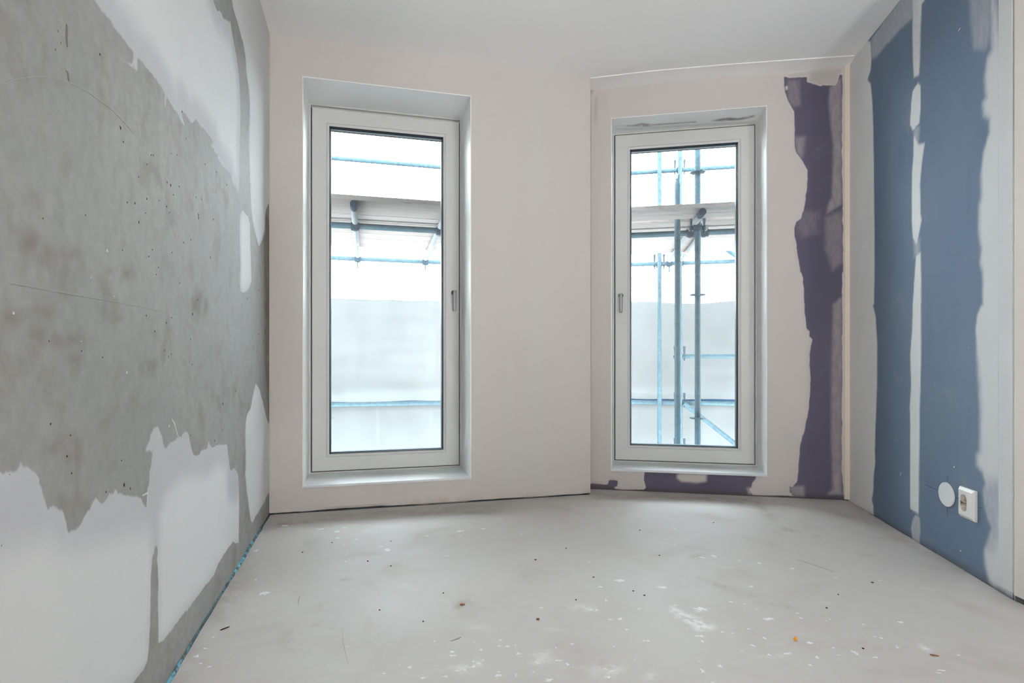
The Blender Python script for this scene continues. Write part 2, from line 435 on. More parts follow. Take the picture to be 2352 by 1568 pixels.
def mat_glass():
    m = Mat('window_glass')
    tr = m.n('ShaderNodeBsdfTransparent', {'Color': (.97, .985, .985, 1)}); gl = m.n('ShaderNodeBsdfGlossy', {'Color': (1, 1, 1, 1), 'Roughness': .0})
    fr = m.n('ShaderNodeFresnel', {'IOR': 1.28}); mx = m.n('ShaderNodeMixShader', {0: fr.outputs[0], 1: tr.outputs[0], 2: gl.outputs[0]})
    m.t.links.new(mx.outputs[0], m.out.inputs[0]); return m.m
M_GLASS = mat_glass()
def mat_sheet(name, col, transl):
    m = Mat(name)
    c = m.mix(m.lin(m.noise(1.1, 4, .6, m.sca(m.pos(), (1, 1, .5))), .3, .7), col, tuple(min(1, x * 1.14) for x in col))
    c = m.mix(m.ramp(m.attr('st'), 0, 1), c, (.17, .178, .18))
    df = m.n('ShaderNodeBsdfDiffuse', {'Color': c}); tl = m.n('ShaderNodeBsdfTranslucent', {'Color': c})
    mx = m.n('ShaderNodeMixShader', {0: transl, 1: df.outputs[0], 2: tl.outputs[0]})
    m.t.links.new(mx.outputs[0], m.out.inputs[0]); return m.m
M_SHEET = mat_sheet('pale_scaffold_sheeting', (.148, .152, .152), .5)
M_SHEETB = mat_sheet('blue_sheet_edge', (.02, .06, .12), .4)
M_GROUND = simple('pale_building_site_ground', (.03, .03, .03), 1.0, .0, var=.1, scale=.4)

# ---------------------------------------------------------------- left wall: cast concrete with troweled plaster
K1, K2, K3 = (0, 0, 2.987), (0, 500, 2.987), (0, 1000, 2.761)
ULE = (A[1] + .6) / math.cos(al)
fl = Face(PL, -.5, ULE, -.1, H + .06, .0125)
# a finer grid where the photograph looks
fl.us = np.concatenate([lines(-.5, 0, .05)[:-1], lines(0, 2.7, .0085)[:-1], lines(2.7, ULE, .06)]); fl.vs = lines(-.1, H + .06, .0085)
fl.X, fl.Y = np.meshgrid(fl.us, fl.vs)
z0 = np.zeros(fl.X.shape); fl.att = {k: z0.copy() for k in ('sd', 'ms', 'mt', 'st')}
LW = {}
LW['upper'] = PL.poly(K1, [(650, 0), (680, 40), (720, 95), (760, 150), (800, 210), (850, 270), (912, 355), (914, 370), (910, 410), (903, 430), (850, 414), (880, 445), (918, 478), (928, 470), (942, 480), (941, 388), (975, 425), (1010, 470), (1060, 530), (1100, 590), (1130, 640), (1128, 690), (1126, 745), (1132, 755), (1142, 740), (1143, 668), (1180, 730), (1220, 790), (1258, 858), (1268, 858), (1252, 820), (1240, 740), (1270, 780), (1310, 848), (1345, 828), (1380, 870), (1420, 910), (1450, 965), (1462, 970), (1448, 1000), (1470, 1030), (1495, 1060), (1490, 1090), (1520, 1130), (1560, 1165), (1585, 1200), (1590, 1245), (1615, 1290), (1638, 1325), (1642, 1200), (1646, 1000), (1650, 800), (1645, 600), (1635, 480), (1615, 350), (1595, 250), (1580, 150), (1555, 138), (1530, 120), (1510, 70), (1490, 75), (1470, 30), (1462, 0), (1330, -420), (1150, -1000), (-250, -1000), (400, -330)])
LW['corner_top'] = PL.poly(K1, [(1590, 0), (1600, 60), (1625, 140), (1650, 230), (1668, 290), (1685, 400), (1690, 500), (1705, 600), (1713, 700), (1712, 800), (1706, 900), (1706, 1000), (1712, 1150), (1715, 1300), (1722, 1420), (1730, 1500), (1740, 1555), (1755, 1623), (1775, 1693), (1800, 1643), (1815, 1583), (1819, 1493), (1824, 1445), (1840, 1400), (1875, 1380), (1890, -300), (1520, -300)])
LW['sliver'] = PL.poly(K2, [(1645, 20), (1650, -20), (1662, -55), (1680, -32), (1702, -10), (1715, 40), (1718, 200), (1722, 350), (1726, 430), (1712, 480), (1690, 505), (1670, 513), (1650, 500), (1645, 450), (1648, 300), (1643, 150)])
LW['corner_low'] = np.vstack([PL.poly(K2, [(1755, 1140), (1780, 1175), (1800, 1250), (1813, 1310), (1833, 1390), (1850, 1420), (1870, 1568)]), PL.poly(K3, [(1712, 0), (1712, 355), (1696, 372), (1678, 420), (1650, 470), (1620, 515), (1602, 552), (1590, 540), (1578, 450), (1565, 350), (1555, 250), (1558, 150), (1555, 20)]), PL.poly(K2, [(1682, 1540), (1685, 1400), (1695, 1345), (1718, 1310), (1728, 1260), (1740, 1190)])])
LW['lower'] = np.vstack([PL.poly(K3, [(-600, 190), (-200, 230), (0, 225), (15, 240), (60, 215), (95, 235), (130, 225), (135, 185), (145, 210), (180, 200), (220, 225), (245, 250), (250, 300), (265, 340), (285, 400), (300, 470), (330, 435), (350, 450), (390, 470), (410, 500), (420, 560), (432, 615), (450, 600), (490, 585), (520, 540), (555, 480), (590, 430), (605, 395), (640, 430), (680, 400), (690, 370), (715, 375), (735, 345), (745, 375), (780, 380), (830, 390), (870, 385), (900, 410), (927, 452), (932, 430), (935, 330), (948, 290), (945, 240), (960, 180), (970, 95), (945, 92), (926, 115), (920, 100), (935, 60), (950, 20)]), PL.poly(K2, [(1030, 1480), (1060, 1440), (1085, 1437), (1110, 1500), (1125, 1560)]), PL.poly(K3, [(1040, 75), (1055, 80), (1075, 45), (1110, 25), (1150, 8)]), PL.poly(K2, [(1210, 1510), (1245, 1500), (1272, 1463), (1290, 1470), (1300, 1540)]), PL.poly(K3, [(1203, 30), (1215, 80), (1225, 120), (1260, 130), (1275, 100), (1310, 85), (1320, 35), (1345, 80), (1390, 60), (1440, 55), (1447, 120), (1460, 220), (1490, 205), (1510, 250), (1515, 400), (1514, 680), (1495, 685), (1478, 672), (1440, 720), (1410, 770), (1380, 820), (1360, 880), (1310, 940), (1250, 1020), (1200, 1090), (1150, 1150), (1100, 1210), (1040, 1290), (1010, 1320), (1003, 1315), (1003, 1200), (1000, 1000), (1003, 880), (995, 800), (998, 725), (990, 700), (978, 708), (980, 740), (965, 770), (960, 850), (955, 900), (955, 1000), (952, 1200), (945, 1330), (935, 1430), (910, 1490), (860, 1550), (830, 1575), (600, 1720), (100, 2000), (-600, 2300)])])
sds = {}
jag = fbm(fl.X, fl.Y, 26, 3, 3) * .005
for k, p in LW.items(): sds[k] = psd(p, fl.X, fl.Y) + jag * (.5 if k in ('sliver', 'corner_top') else 1)
fl.att['sd'] = np.max(list(sds.values()), 0)
thick1 = PL.poly(K3, [(-700, 900), (0, 770), (130, 710), (300, 640), (380, 720), (520, 730), (650, 670), (850, 620), (930, 600), (965, 700), (950, 1200), (930, 1450), (830, 1575), (-600, 2300)])
thick2 = PL.poly(K3, [(1060, 360), (1150, 275), (1300, 255), (1380, 190), (1435, 210), (1440, 400), (1490, 430), (1540, 300), (1514, 680), (1400, 800), (1003, 1330), (1000, 700), (1010, 500), (1030, 420)])
mt = np.maximum(sstep(psd(thick1, fl.X, fl.Y), -.045, .05), sstep(psd(thick2, fl.X, fl.Y), -.04, .04))
mt = np.maximum(mt, sstep(np.max([sds['upper'] - .02, sds['corner_top'] + .05, sds['sliver'] + .03, sds['corner_low'] + .05], 0), 0.0, .09))
fl.att['mt'] = mt
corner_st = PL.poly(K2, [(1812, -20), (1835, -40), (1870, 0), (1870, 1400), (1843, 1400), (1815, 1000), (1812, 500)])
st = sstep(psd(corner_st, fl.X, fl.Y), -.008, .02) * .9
for (x, y, rx, ry) in ((70, 690, 60, 50), (200, 180, 70, 90), (260, 800, 60, 50), (520, 830, 60, 40), (110, 990, 60, 60), (330, 270, 70, 60), (300, 640, 70, 40), (510, 970, 40, 40), (1020, 1010, 60, 60), (480, 250, 70, 40), (880, 380, 40, 50), (1370, 600, 60, 90), (400, 850, 60, 40), (220, 910, 40, 35)):
    q = PL.poly(K2, [(x + rx * math.cos(t), y + ry * math.sin(t)) for t in np.linspace(0, 6.28, 13)[:-1]])
    st = np.maximum(st, sstep(psd(q, fl.X, fl.Y), -.03, .04) * .9)
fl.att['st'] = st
wall_left = prop(fl.mesh('wall_left', M_CONC, .25), 'left wall of bare grey concrete with white plaster patches', kind='structure')
for k, lab in (('upper', 'broad white plaster area above a diagonal edge'), ('corner_top', 'white plaster strip tapering down along the upper corner'), ('sliver', 'narrow rounded vertical plaster smear'), ('corner_low', 'pointed white plaster patch beside the lower corner'), ('lower', 'large white plaster area with ragged top along the floor')):
    o = fl.patch('plaster_patch', M_CONC, sds[k], parent=wall_left); o['label'] = lab
# scratches and marked air holes
arc = PL.poly(K1, [(40, 562), (110, 540), (200, 527), (300, 524), (400, 540), (500, 575), (600, 632), (690, 695), (770, 755), (850, 838), (910, 910)])
ribbon('scratch', PL, arc, .0013, M_SCR, wall_left)
ribbon('scratch', PL, PL.poly(K2, [(60, 448), (300, 490), (560, 535), (800, 580), (1000, 618), (1150, 650), (1330, 685), (1560, 738), (1720, 770)]), .0012, M_SCR, wall_left)
ribbon('scratch', PL, PL.poly(K2, [(1178, 1378), (1195, 1410), (1210, 1470), (1222, 1505)]), .005, M_SCR2, wall_left)
ribbon('scratch', PL, PL.poly(K3, [(150, 560), (215, 525), (255, 503)]), .006, M_SCR2, wall_left)
ribbon('scratch', PL, PL.poly(K3, [(900, 382), (930, 365), (958, 350)]), .005, M_SCR2, wall_left)
ribbon('scratch', PL, PL.poly(K3, [(936, 330), (934, 400), (930, 445)]), .005, M_SCR2, wall_left)
ribbon('drip_mark', PL, PL.poly(K1, [(455, 165), (458, 200), (455, 260), (461, 325)]), .006, simple('damp_streak', (.17, .16, .13), .8, .2), wall_left)
ribbon('drip_mark', PL, PL.poly(K1, [(450, 482), (464, 500), (468, 540), (472, 562)]), .005, bpy.data.materials['damp_streak'], wall_left)
for i, (x, y, r) in enumerate(((685, 374, 7), (826, 876, 10), (845, 973, 6), (1248, 768, 6), (1522, 207, 5), (1037, 1064, 5), (1051, 1064, 5), (1007, 1127, 5), (951, 1213, 5), (1147, 1250, 6), (1171, 1271, 9), (1228, 1280, 6), (1406, 1126, 6), (1190, 1337, 5), (1345, 1352, 5), (1382, 1364, 6), (1006, 1364, 7), (872, 1387, 6), (926, 1395, 6), (1091, 1375, 4), (1144, 1417, 6), (1361, 1475, 8), (1361, 1495, 7), (586, 1476, 5), (293, 1498, 5), (1556, 1268, 6), (1463, 1504, 6), (999, 1460, 4), (1162, 1458, 5), (1275, 953, 4), (952, 1525, 8), (1174, 1053, 4), (1214, 1063, 4), (1484, 1180, 5), (398, 213, 8), (418, 294, 8), (380, 342, 6), (1716, 1258, 5))):
    u, v = PL.hit(x / 2.987, y / 2.987); d = 3.08 - .97 * u
    blob('air_hole', PL, u, v, r * .8 / 2.987 * d / F / .45 * .55, r * 1.2 / 2.987 * d / F, M_DOT if i < 34 else bpy.data.materials['damp_streak'], wall_left, .0007, i, n=8)
for i, (x, y, r) in enumerate(((839, 221, 5), (1046, 220, 5), (1020, 265, 6), (1180, 238, 5), (1086, 338, 6), (1259, 170, 5), (1443, 271, 6), (1309, 152, 5), (1072, 390, 4), (1232, 448, 5), (1356, 563, 6), (1321, 660, 10), (1004, 671, 6), (1178, 685, 5), (1140, 720, 5), (1062, 779, 6), (1156, 952, 5), (1175, 934, 5), (1128, 910, 5), (1618, 1188, 8), (1529, 1275, 9), (347, 1414, 8), (483, 1492, 5), (704, 956, 5), (558, 914, 5), (336, 845, 6), (1779, 497, 6), (1698, 553, 7), (1774, 800, 6), (1807, 850, 6), (1307, 833, 5), (1317, 1007, 5), (1306, 1493, 5), (1471, 1530, 6))):
    u, v = PL.hit(x / 2.987, 500 + y / 2.987); d = 3.08 - .97 * u
    blob('air_hole', PL, u, v, r * .7 / 2.987 * d / F / .45 * .55, r * 1.2 / 2.987 * d / F, M_DOT, wall_left, .0007, i + 50, n=8)
for i, (x, y, r) in enumerate(((787, 312, 10), (826, 336, 7), (771, 157, 6), (424, 132, 8), (453, 240, 6), (672, 358, 6), (884, 760, 6), (448, 832, 6), (175, 751, 6), (0, 698, 12), (1259, 165, 6), (58, 247, 6), (333, 690, 5), (286, 715, 5), (1050, 1185, 6))):
    u, v = PL.hit(x / 2.761, 1000 + y / 2.761); d = 3.08 - .97 * u
    blob('air_hole', PL, u, v, r * .7 / 2.761 * d / F / .45 * .55, r * 1.1 / 2.761 * d / F, M_DOT, wall_left, .0018 if y > 600 else .0008, i + 90, n=8)
for i, (x, y, r) in enumerate(((92, 655, 12), (621, 409, 6), (757, 409, 6), (784, 538, 7), (556, 848, 5), (870, 1060, 10), (735, 225, 10), (1160, 1428, 9))):
    u, v = PL.hit(x / 2.987, 500 + y / 2.987); d = 3.08 - .97 * u
    blob('paint_fleck', PL, u, v, r * .8 / 2.987 * d / F / .45 * .5, r / 2.987 * d / F, M_SCR2, wall_left, .001, i + 130, n=8)

# ---------------------------------------------------------------- wall one: pink plaster, first window
DEP1, DEP2 = .305, .235
W1 = (.174, 1.102, .134, 2.387); W2 = (-1.395, -.464, .122, 2.390)
LI = .006                                                    # thickness of the reveal lining
def grow(h): return (h[0] - LI, h[1] + LI, h[2], h[3] + LI)
f1 = Face(P1, -.28, LB, -.1, H + .05, .014, [grow(W1)])
rag1 = f1.Y - (.0055 + .006 * fbm(f1.X, f1.Y * 0, 3.2, 5, 2) + .004 * fbm(f1.X, f1.Y * 0, 17, 8, 2))
f1.att['ms'] = .75 * np.exp(-((f1.X - P1.hit(1228, 700)[0]) / .06) ** 2) * (.6 + .4 * fbm(f1.X, f1.Y, 1.4, 2)) + .35 * np.exp(-((f1.X - P1.hit(1168, 700)[0]) / .05) ** 2)
f1.att['st'] = sstep(-rag1, -.05, .0) * sstep(fbm(f1.X, f1.Y * 0, 2.5, 12, 2), -.1, .5) * .8
wall_b1 = prop(f1.mesh('wall_back_left', M_GAP, .45), 'pale pink plastered wall around the left window', kind='structure')
f1p = f1.patch('plaster_coat', M_PINK, rag1, .007, .004, wall_b1, .0005)
# outer corner edge of the wall, its return face coated too
box('plaster_return', Plane(B, -N1, Z, E1), 0.0, .2, .006, H, -.001, .0065, simple('pink_return_plaster', PINK, .85, .2, var=.02), wall_b1, .002)

# ---------------------------------------------------------------- wall two: purple board with plaster, second window
K6, K7 = (1330, 100, 2.987), (1330, 625, 2.727)
uC = float(np.dot(C0 - D, E2))
f2 = Face(P2, uC - .15, .3, -.1, H + .05, .0085, [grow(W2)])
reg = [np.vstack([P2.poly(K6, [(1405, 225), (1440, 235), (1490, 235), (1565, 228), (1562, 262), (1640, 285), (1660, 292), (1670, 283), (1760, 288), (1775, 260), (1785, 215), (1805, 210), (1808, 280), (1805, 400), (1803, 800), (1808, 1100), (1812, 1568)]), P2.poly(K7, [(1648, 0), (1647, 600), (1645, 1200), (1652, 1340), (1658, 1395), (1690, 1420), (1690, 1460), (1200, 1440), (1215, 1416), (1390, 1407), (1350, 1400), (1318, 1380), (1315, 1340), (1335, 1345), (1368, 1310), (1375, 1230), (1380, 1150), (1385, 1080), (1410, 1000), (1430, 900), (1445, 780), (1450, 640), (1440, 580), (1450, 480), (1460, 420), (1440, 400), (1445, 370), (1425, 350), (1415, 250), (1410, 100), (1393, 0)]), P2.poly(K6, [(1520, 1568), (1500, 1450), (1490, 1370), (1480, 1300), (1478, 1260), (1490, 1222), (1525, 1200), (1540, 1150), (1555, 1060), (1565, 960), (1570, 870), (1530, 800), (1490, 755), (1480, 700), (1480, 600), (1475, 465), (1440, 400), (1412, 330), (1408, 280)])]),
       P2.poly(K7, [(413, 1240), (1108, 1270), (1110, 1290), (1085, 1320), (1080, 1350), (1060, 1355), (1075, 1380), (1085, 1395), (1060, 1440), (380, 1420), (382, 1378), (420, 1350), (405, 1300)]),
       P2.poly(K7, [(40, 1330), (90, 1322), (180, 1330), (187, 1300), (245, 1305), (240, 1340), (215, 1345), (235, 1365), (200, 1400), (40, 1390)])]
sd2 = np.max([psd(p, f2.X, f2.Y) for p in reg], 0)
blot = P2.poly(K7, [(612, 1268), (640, 1258), (800, 1266), (797, 1310), (740, 1318), (640, 1310), (615, 1290)])
tip = P2.poly(K6, [(1430, 285), (1435, 320), (1418, 315), (1412, 295)])
coat2 = -(sd2 + fbm(f2.X, f2.Y, 24, 21, 3) * .004)
coat2 = np.maximum(coat2, psd(tip, f2.X, f2.Y))
topcl = P2.poly(K6, [(1440, 235), (1430, 215), (1520, 195), (1800, 175), (1800, 205), (1783, 212), (1772, 260), (1755, 288), (1672, 283), (1660, 292), (1640, 285), (1562, 262), (1565, 228), (1490, 235)])
fringe = P2.Y if False else None
skirt = P2.hit(1500, 1140)[1]
coat2 = np.minimum(coat2, f2.Y - (.008 + .007 * fbm(f2.X, f2.Y * 0, 6, 31, 2)))
f2.att['sd'] = coat2
thin = [(P2.poly(K6, [(1722, 300), (1800, 230), (1803, 1100), (1700, 1165), (1708, 1110), (1735, 1050), (1745, 700), (1722, 500), (1714, 400)]), .38, .012), (P2.poly(K6, [(1690, 1190), (1808, 1150), (1806, 1500), (1740, 1560), (1690, 1400)]), .22, .02), (P2.poly(K7, [(1592, 200), (1648, 150), (1648, 700), (1645, 1300), (1590, 1370), (1578, 1000), (1582, 600)]), .34, .012), (P2.poly(K7, [(1588, 1255), (1640, 1255), (1645, 1390), (1560, 1388), (1590, 1360)]), .45, .015), (P2.poly(K7, [(1320, 1340), (1410, 1340), (1410, 1400), (1330, 1400)]), .4, .015), (blot, .95, .012), (P2.poly(K6, [(1480, 640), (1550, 640), (1530, 780), (1495, 755)]), .35, .02), (P2.poly(K6, [(1430, 250), (1510, 250), (1520, 420), (1470, 440), (1430, 380)]), .22, .015), (P2.poly(K7, [(1050, 1350), (1080, 1345), (1085, 1390), (1062, 1390)]), .6, .01), (P2.poly(K6, [(1540, 1150), (1650, 1150), (1640, 1300), (1530, 1330), (1500, 1260)]), .14, .03)]
ms = np.zeros(f2.X.shape)
for p, op, sf in thin: ms = np.maximum(ms, op * sstep(psd(p, f2.X, f2.Y), -sf, sf))
f2.att['ms'] = ms
mt2 = 1 - .75 * sstep(psd(topcl, f2.X, f2.Y), -.008, .012)
for (x, y, rx, ry, s_) in ((115, 450, 14, 95, .75), (88, 330, 9, 22, .95), (105, 700, 12, 220, .3), (160, 380, 40, 60, .25)):
    q = P2.poly(K6, [(x + rx * math.cos(t), y + ry * math.sin(t)) for t in np.linspace(0, 6.28, 13)[:-1]])
    mt2 -= s_ * sstep(psd(q, f2.X, f2.Y), -.012, .012)
for (x, y, rx, ry, s_) in ((205, 1330, 35, 40, .5), (1345, 1010, 45, 60, .2), (225, 1245, 25, 10, .5)):
    q = P2.poly(K7, [(x + rx * math.cos(t), y + ry * math.sin(t)) for t in np.linspace(0, 6.28, 13)[:-1]])
    mt2 -= s_ * sstep(psd(q, f2.X, f2.Y), -.025, .02)
f2.att['mt'] = np.clip(mt2 * 1.25 - .05, -.3, 1.3)
f2.att['st'] = sstep(.035 - f2.Y, 0, .03) * .8
wall_b2 = prop(f2.mesh('wall_back_right', M_PURP, .45), 'pink plastered wall with bare purple board around the right window', kind='structure')
o = f2.patch('plaster_coat', M_PURP, coat2, .003, .02, wall_b2); o['label'] = 'pale pink plaster around the window with worn edges'
o = f2.patch('filler_smear', M_PURP, psd(blot, f2.X, f2.Y), .0015, .012, wall_b2); o['label'] = 'pale smear of filler under the sill'

# ---------------------------------------------------------------- right wall: blue board with filled joints
K8, K9 = (1880, 0, 2.239), (1880, 700, 2.208)
f3 = Face(PR, -.3, UR + .01, -.1, H + .05, .0085)
def PRp(a, b): return np.vstack([PR.poly(K8, a) if a else np.zeros((0, 2)), PR.poly(K9, b) if b else np.zeros((0, 2))])
soft = {
 'corner': (PRp([(60, 150), (268, 215), (272, 300), (268, 360), (252, 410), (268, 432), (275, 500), (282, 650), (284, 800), (286, 1000), (288, 1200), (288, 1400), (285, 1568)], [(275, 0), (290, 60), (298, 200), (297, 400), (292, 550), (288, 640), (286, 740), (288, 800), (280, 870), (278, 940), (270, 990), (278, 1020), (280, 1068), (200, 1040), (60, 1040)]), 1.0, .006),
 'top': (PRp([(272, 200), (432, -30), (560, -200), (545, -30), (500, 0), (484, 92), (420, 150), (370, 210), (345, 232), (300, 290), (273, 302)], []), .42, .014),
 'j1': (PRp([(484, -120), (560, -120), (548, 0), (530, 20), (525, 150), (522, 300), (518, 385), (490, 400), (485, 300), (484, 200)], []), .85, .008),
 'j2': (PRp([(485, 465), (512, 425), (525, 440), (525, 550), (520, 630), (485, 672), (471, 640), (478, 520)], []), .95, .005),
 'j3': (PRp([(490, 690), (515, 742), (546, 735), (530, 850), (522, 950), (525, 1100), (530, 1130), (505, 1262), (486, 1220), (480, 1140), (480, 1000), (482, 880), (488, 800)], []), .95, .006),
 'j4': (PRp([(502, 1312), (525, 1300), (528, 1450), (528, 1568)], [(520, 0), (520, 300), (515, 500), (512, 700), (510, 900), (508, 1060), (480, 1045), (465, 1030), (465, 800), (466, 600), (463, 520), (470, 400), (466, 250), (475, 130), (478, 0)]), .95, .005),
 'j5': (PRp([], [(490, 1065), (505, 1068), (514, 1085), (516, 1150), (510, 1228), (480, 1205), (470, 1130), (477, 1085)]), .62, .004),
 'right': (PRp([(885, -150), (885, 0), (890, 100), (898, 250), (872, 300), (860, 400), (868, 500), (850, 530), (852, 590), (882, 612), (880, 680), (850, 780), (838, 900), (840, 1000), (828, 1060), (828, 1180), (840, 1280), (835, 1350), (845, 1400), (848, 1568)], [(830, 0), (808, 50), (800, 120), (805, 250), (820, 400), (825, 550), (820, 740), (802, 765), (800, 810), (832, 850), (850, 905), (838, 945), (842, 1010), (855, 1070), (878, 1130), (858, 1200), (843, 1250), (848, 1330), (866, 1400), (890, 1425), (916, 1436), (1100, 1530), (1100, 0)]), 1.0, .022),
 'mauve': (PRp([(775, -120), (885, -120), (890, 120), (862, 250), (800, 252), (782, 100)], []), .35, .018),
 'gapfill': (PRp([(488, 650), (520, 650), (515, 740), (490, 740)], []), .4, .015), 'gapfill2': (PRp([(490, 1230), (520, 1230), (522, 1320), (492, 1320)], []), .4, .02)}
ms = np.zeros(f3.X.shape); s3 = {}
wob = fbm(f3.X, f3.Y, 9, 41, 3) * .006
for k, (p, op, sf) in soft.items():
    s3[k] = psd(p, f3.X, f3.Y) + wob * (1 if k == 'right' else .25)
    sfl = sf * (1 + (.9 * fbm(f3.X, f3.Y, 3, 44, 2) if k == 'right' else 0))
    ms = np.maximum(ms, op * sstep(s3[k] / np.maximum(sfl, .003), -1, 1))
fade = PRp([], [(800, 930), (880, 900), (925, 900), (925, 1210), (880, 1230), (840, 1200)])      # worn filler near the sockets
ms = ms * (1 - .45 * sstep(psd(fade, f3.X, f3.Y), -.05, .03) * sstep(fbm(f3.X, f3.Y, 7, 47, 3), -.35, .3))
f3.att['ms'] = ms; f3.att['sd'] -= 1.0
f3.att['mt'] = np.clip(1.0 - .9 * (sstep(s3['j5'], -.01, .01) + sstep(s3['mauve'], -.01, .01)) - 1.1 * sstep(s3['right'], -.02, .02), -.25, 1)  # right band coloured darker to offset the stronger light falling there
f3.att['st'] = sstep(.028 + .012 * fbm(f3.X, f3.Y * 0, 5, 49, 2) - f3.Y, 0, .02) * .45
wall_right = prop(f3.mesh('wall_right', M_BLUE, .12), 'right wall of slate blue plasterboard with pale filled joints', kind='structure')
for k, lab in (('corner', 'broad pale filler band along the room corner'), ('top', 'thin grey filler strip under the ceiling'), ('j1', 'pale joint filler at the top of the seam'), ('j2', 'pale joint filler patch on the seam'), ('j3', 'pale joint filler patch in mid seam'), ('j4', 'long pale joint filler down the seam'), ('j5', 'thin mauve filler at the foot of the seam'), ('right', 'wide feathered filler band near the wall end')):
    o = f3.patch('joint_filler', M_BLUE, s3[k], .0010, .02, wall_right); o['label'] = lab
ribbon('pencil_line', PR, PR.poly((2100, 1060, 7.84), [(190, 410), (300, 458), (430, 512)]), .0022, M_LINE, wall_right, .0006)
ribbon('pencil_line', PR, PR.poly((2100, 1060, 7.84), [(740, 640), (800, 664), (880, 695)]), .0022, M_LINE, wall_right, .0006)
ribbon('pencil_line', PR, PR.poly((2100, 1060, 7.84), [(1150, 815), (1195, 828), (1235, 838)]), .0016, M_LINE, wall_right, .0006)
ribbon('pencil_line', PR, PR.poly((2100, 1060, 7.84), [(598, 230), (600, 300), (601, 370)]), .0014, M_LINE, wall_right, .0006)
ribbon('pencil_line', PR, PR.poly((2100, 1060, 7.84), [(595, 800), (594, 900), (592, 980)]), .0012, M_LINE, wall_right, .0006)
ribbon('crack', PR, PR.poly(K9, [(592, 1240), (596, 1262), (594, 1290)]), .002, M_LINE, wall_right, .0006)
for i, (x, y, r) in enumerate(((688, 821, 4), (720, 1246, 4))):
    u, v = PR.hit(1880 + x / 2.208, 700 + y / 2.208); blob('paint_fleck', PR, u, v, .004, .0035, M_SPOT, wall_right, .001, 200 + i, n=8)
ribbon('paint_fleck', PR, PR.poly(K8, [(730, 142), (726, 150), (718, 160)]), .003, M_SPOT, wall_right, .0006)
ribbon('paint_fleck', PR, PR.poly(K9, [(421, 848), (417, 857), (413, 866)]), .003, M_SPOT, wall_right, .0006)

# trims at the right: pale strip at the end of the board, then the pink wall that runs past the camera
us0 = PR.hit(2297, 700)[0]
trim_3 = prop(box('trim_3', PR, us0, UR + .004, .022, H, -.02, .006, simple('pale_jamb_plaster', (.60, .61, .61), .8, .25, var=.03, scale=5), bev=.0025), 'pale plastered edge strip at the end of the blue wall', kind='structure')
ribbon('crease_shade', PR, [(us0 - .0015, .03), (us0 - .0015, .12), (us0 - .001, .3), (us0 - .0012, .5)], .0035, M_LINE, wall_right, .0022)  # dark ribbons painted as the shade in the crease beside the strip
ribbon('crease_shade', PR, [(us0 - .0012, 2.02), (us0 - .0015, 2.2), (us0 - .0012, 2.4)], .0045, M_LINE, wall_right, .0022)
# the pink wall runs to the doorless opening; behind the camera an unseen space, made wide and deep to even the fill light
YO = -.6                                                      # line of the opening behind the camera
RE2 = np.array([ER[0] + .02, YO, 0])
ln = np.linalg.norm(RE2 - ER); uq = (RE2 - ER) / ln
PQ = Plane(ER, uq, Z, (-1, 0, 0)); PQ.N = np.array([uq[1], -uq[0], 0]); PQ.N = PQ.N if PQ.N[0] < 0 else -PQ.N
wn = box('wall_near_right', PQ, .012, ln, .018, H + .05, -.15, .008, M_PINK, bev=.002)
prop(wn, 'pale pink plastered wall at the right edge of the picture', kind='structure')
box('wall_base', PQ, .0, ln, -.1, .02, -.15, .001, M_GAP, wn)
ULE = (A[1] - YO) / math.cos(al); bl = PL.at(ULE, 0)          # end of the concrete wall
XA, XB = -2.8, 4.8
def plainwall(name, x0, y0, x1, y1, label):
    d = np.array([x1 - x0, y1 - y0, 0.0]); L = np.linalg.norm(d); d /= L
    o = box(name, Plane((x0, y0, 0), d, Z, (-d[1], d[0], 0)), 0, L, -.1, H + .05, -.12, 0, M_CEIL); return prop(o, label, kind='structure')
plainwall('wall_rear_left', bl[0], YO, XA, YO, 'plain plastered wall left behind the camera')
plainwall('wall_side_left', XA, YO, XA, REAR, 'plain plastered side wall far behind the camera on the left')
plainwall('wall_rear', XA, REAR, XB, REAR, 'plain plastered wall at the far rear behind the camera')
plainwall('wall_side_right', XB, REAR, XB, YO, 'plain plastered side wall far behind the camera on the right')
plainwall('wall_rear_right', XB, YO, RE2[0], YO, 'plain plastered wall right behind the camera')

# ---------------------------------------------------------------- ceiling, floor
box_c = box('ceiling', PC, XA - .3, XB + .3, REAR - .3, 4.25, -.25, 0, M_CEIL); prop(box_c, 'smooth white plastered ceiling', kind='structure')
g0, g1 = np.array(PC.hit(1353, 179)), np.array(PC.hit(1497, 163)); g2 = np.array(PC.hit(1665, 148.5)); g3 = np.array(PC.hit(1962, 127))
w2a, w2b = (C0 + np.array([0, 0, 0]))[:2], D[:2]
bm = bmesh.new()
top = [bm.verts.new((p[0], p[1], H + .01)) for p in (g0, g1, g2, g3, w2b + np.array([.05, .02]), w2a + np.array([-.05, .05]))]
low = [bm.verts.new((p[0], p[1], H - h)) for p, h in ((g0, .004), (g1, .0035), (g2, .003), (g3, .002), (w2b + np.array([.05, .02]), .011), (w2a + np.array([-.05, .05]), .013))]
bm.faces.new(top); bm.faces.new(low[::-1])
for k in range(6): bm.faces.new((top[k], top[(k + 1) % 6], low[(k + 1) % 6], low[k]))
prop(from_bm('trim_2', bm, M_CEIL), 'plastered ceiling strip along the top of the right window wall', kind='structure')
o = ribbon('trim_4', PC, [g0, g1, g2, (g2 + g3) / 2, g3], .014, M_CEIL, None, .0058); prop(o, 'raised plaster ridge across the ceiling before the right window wall', kind='structure')

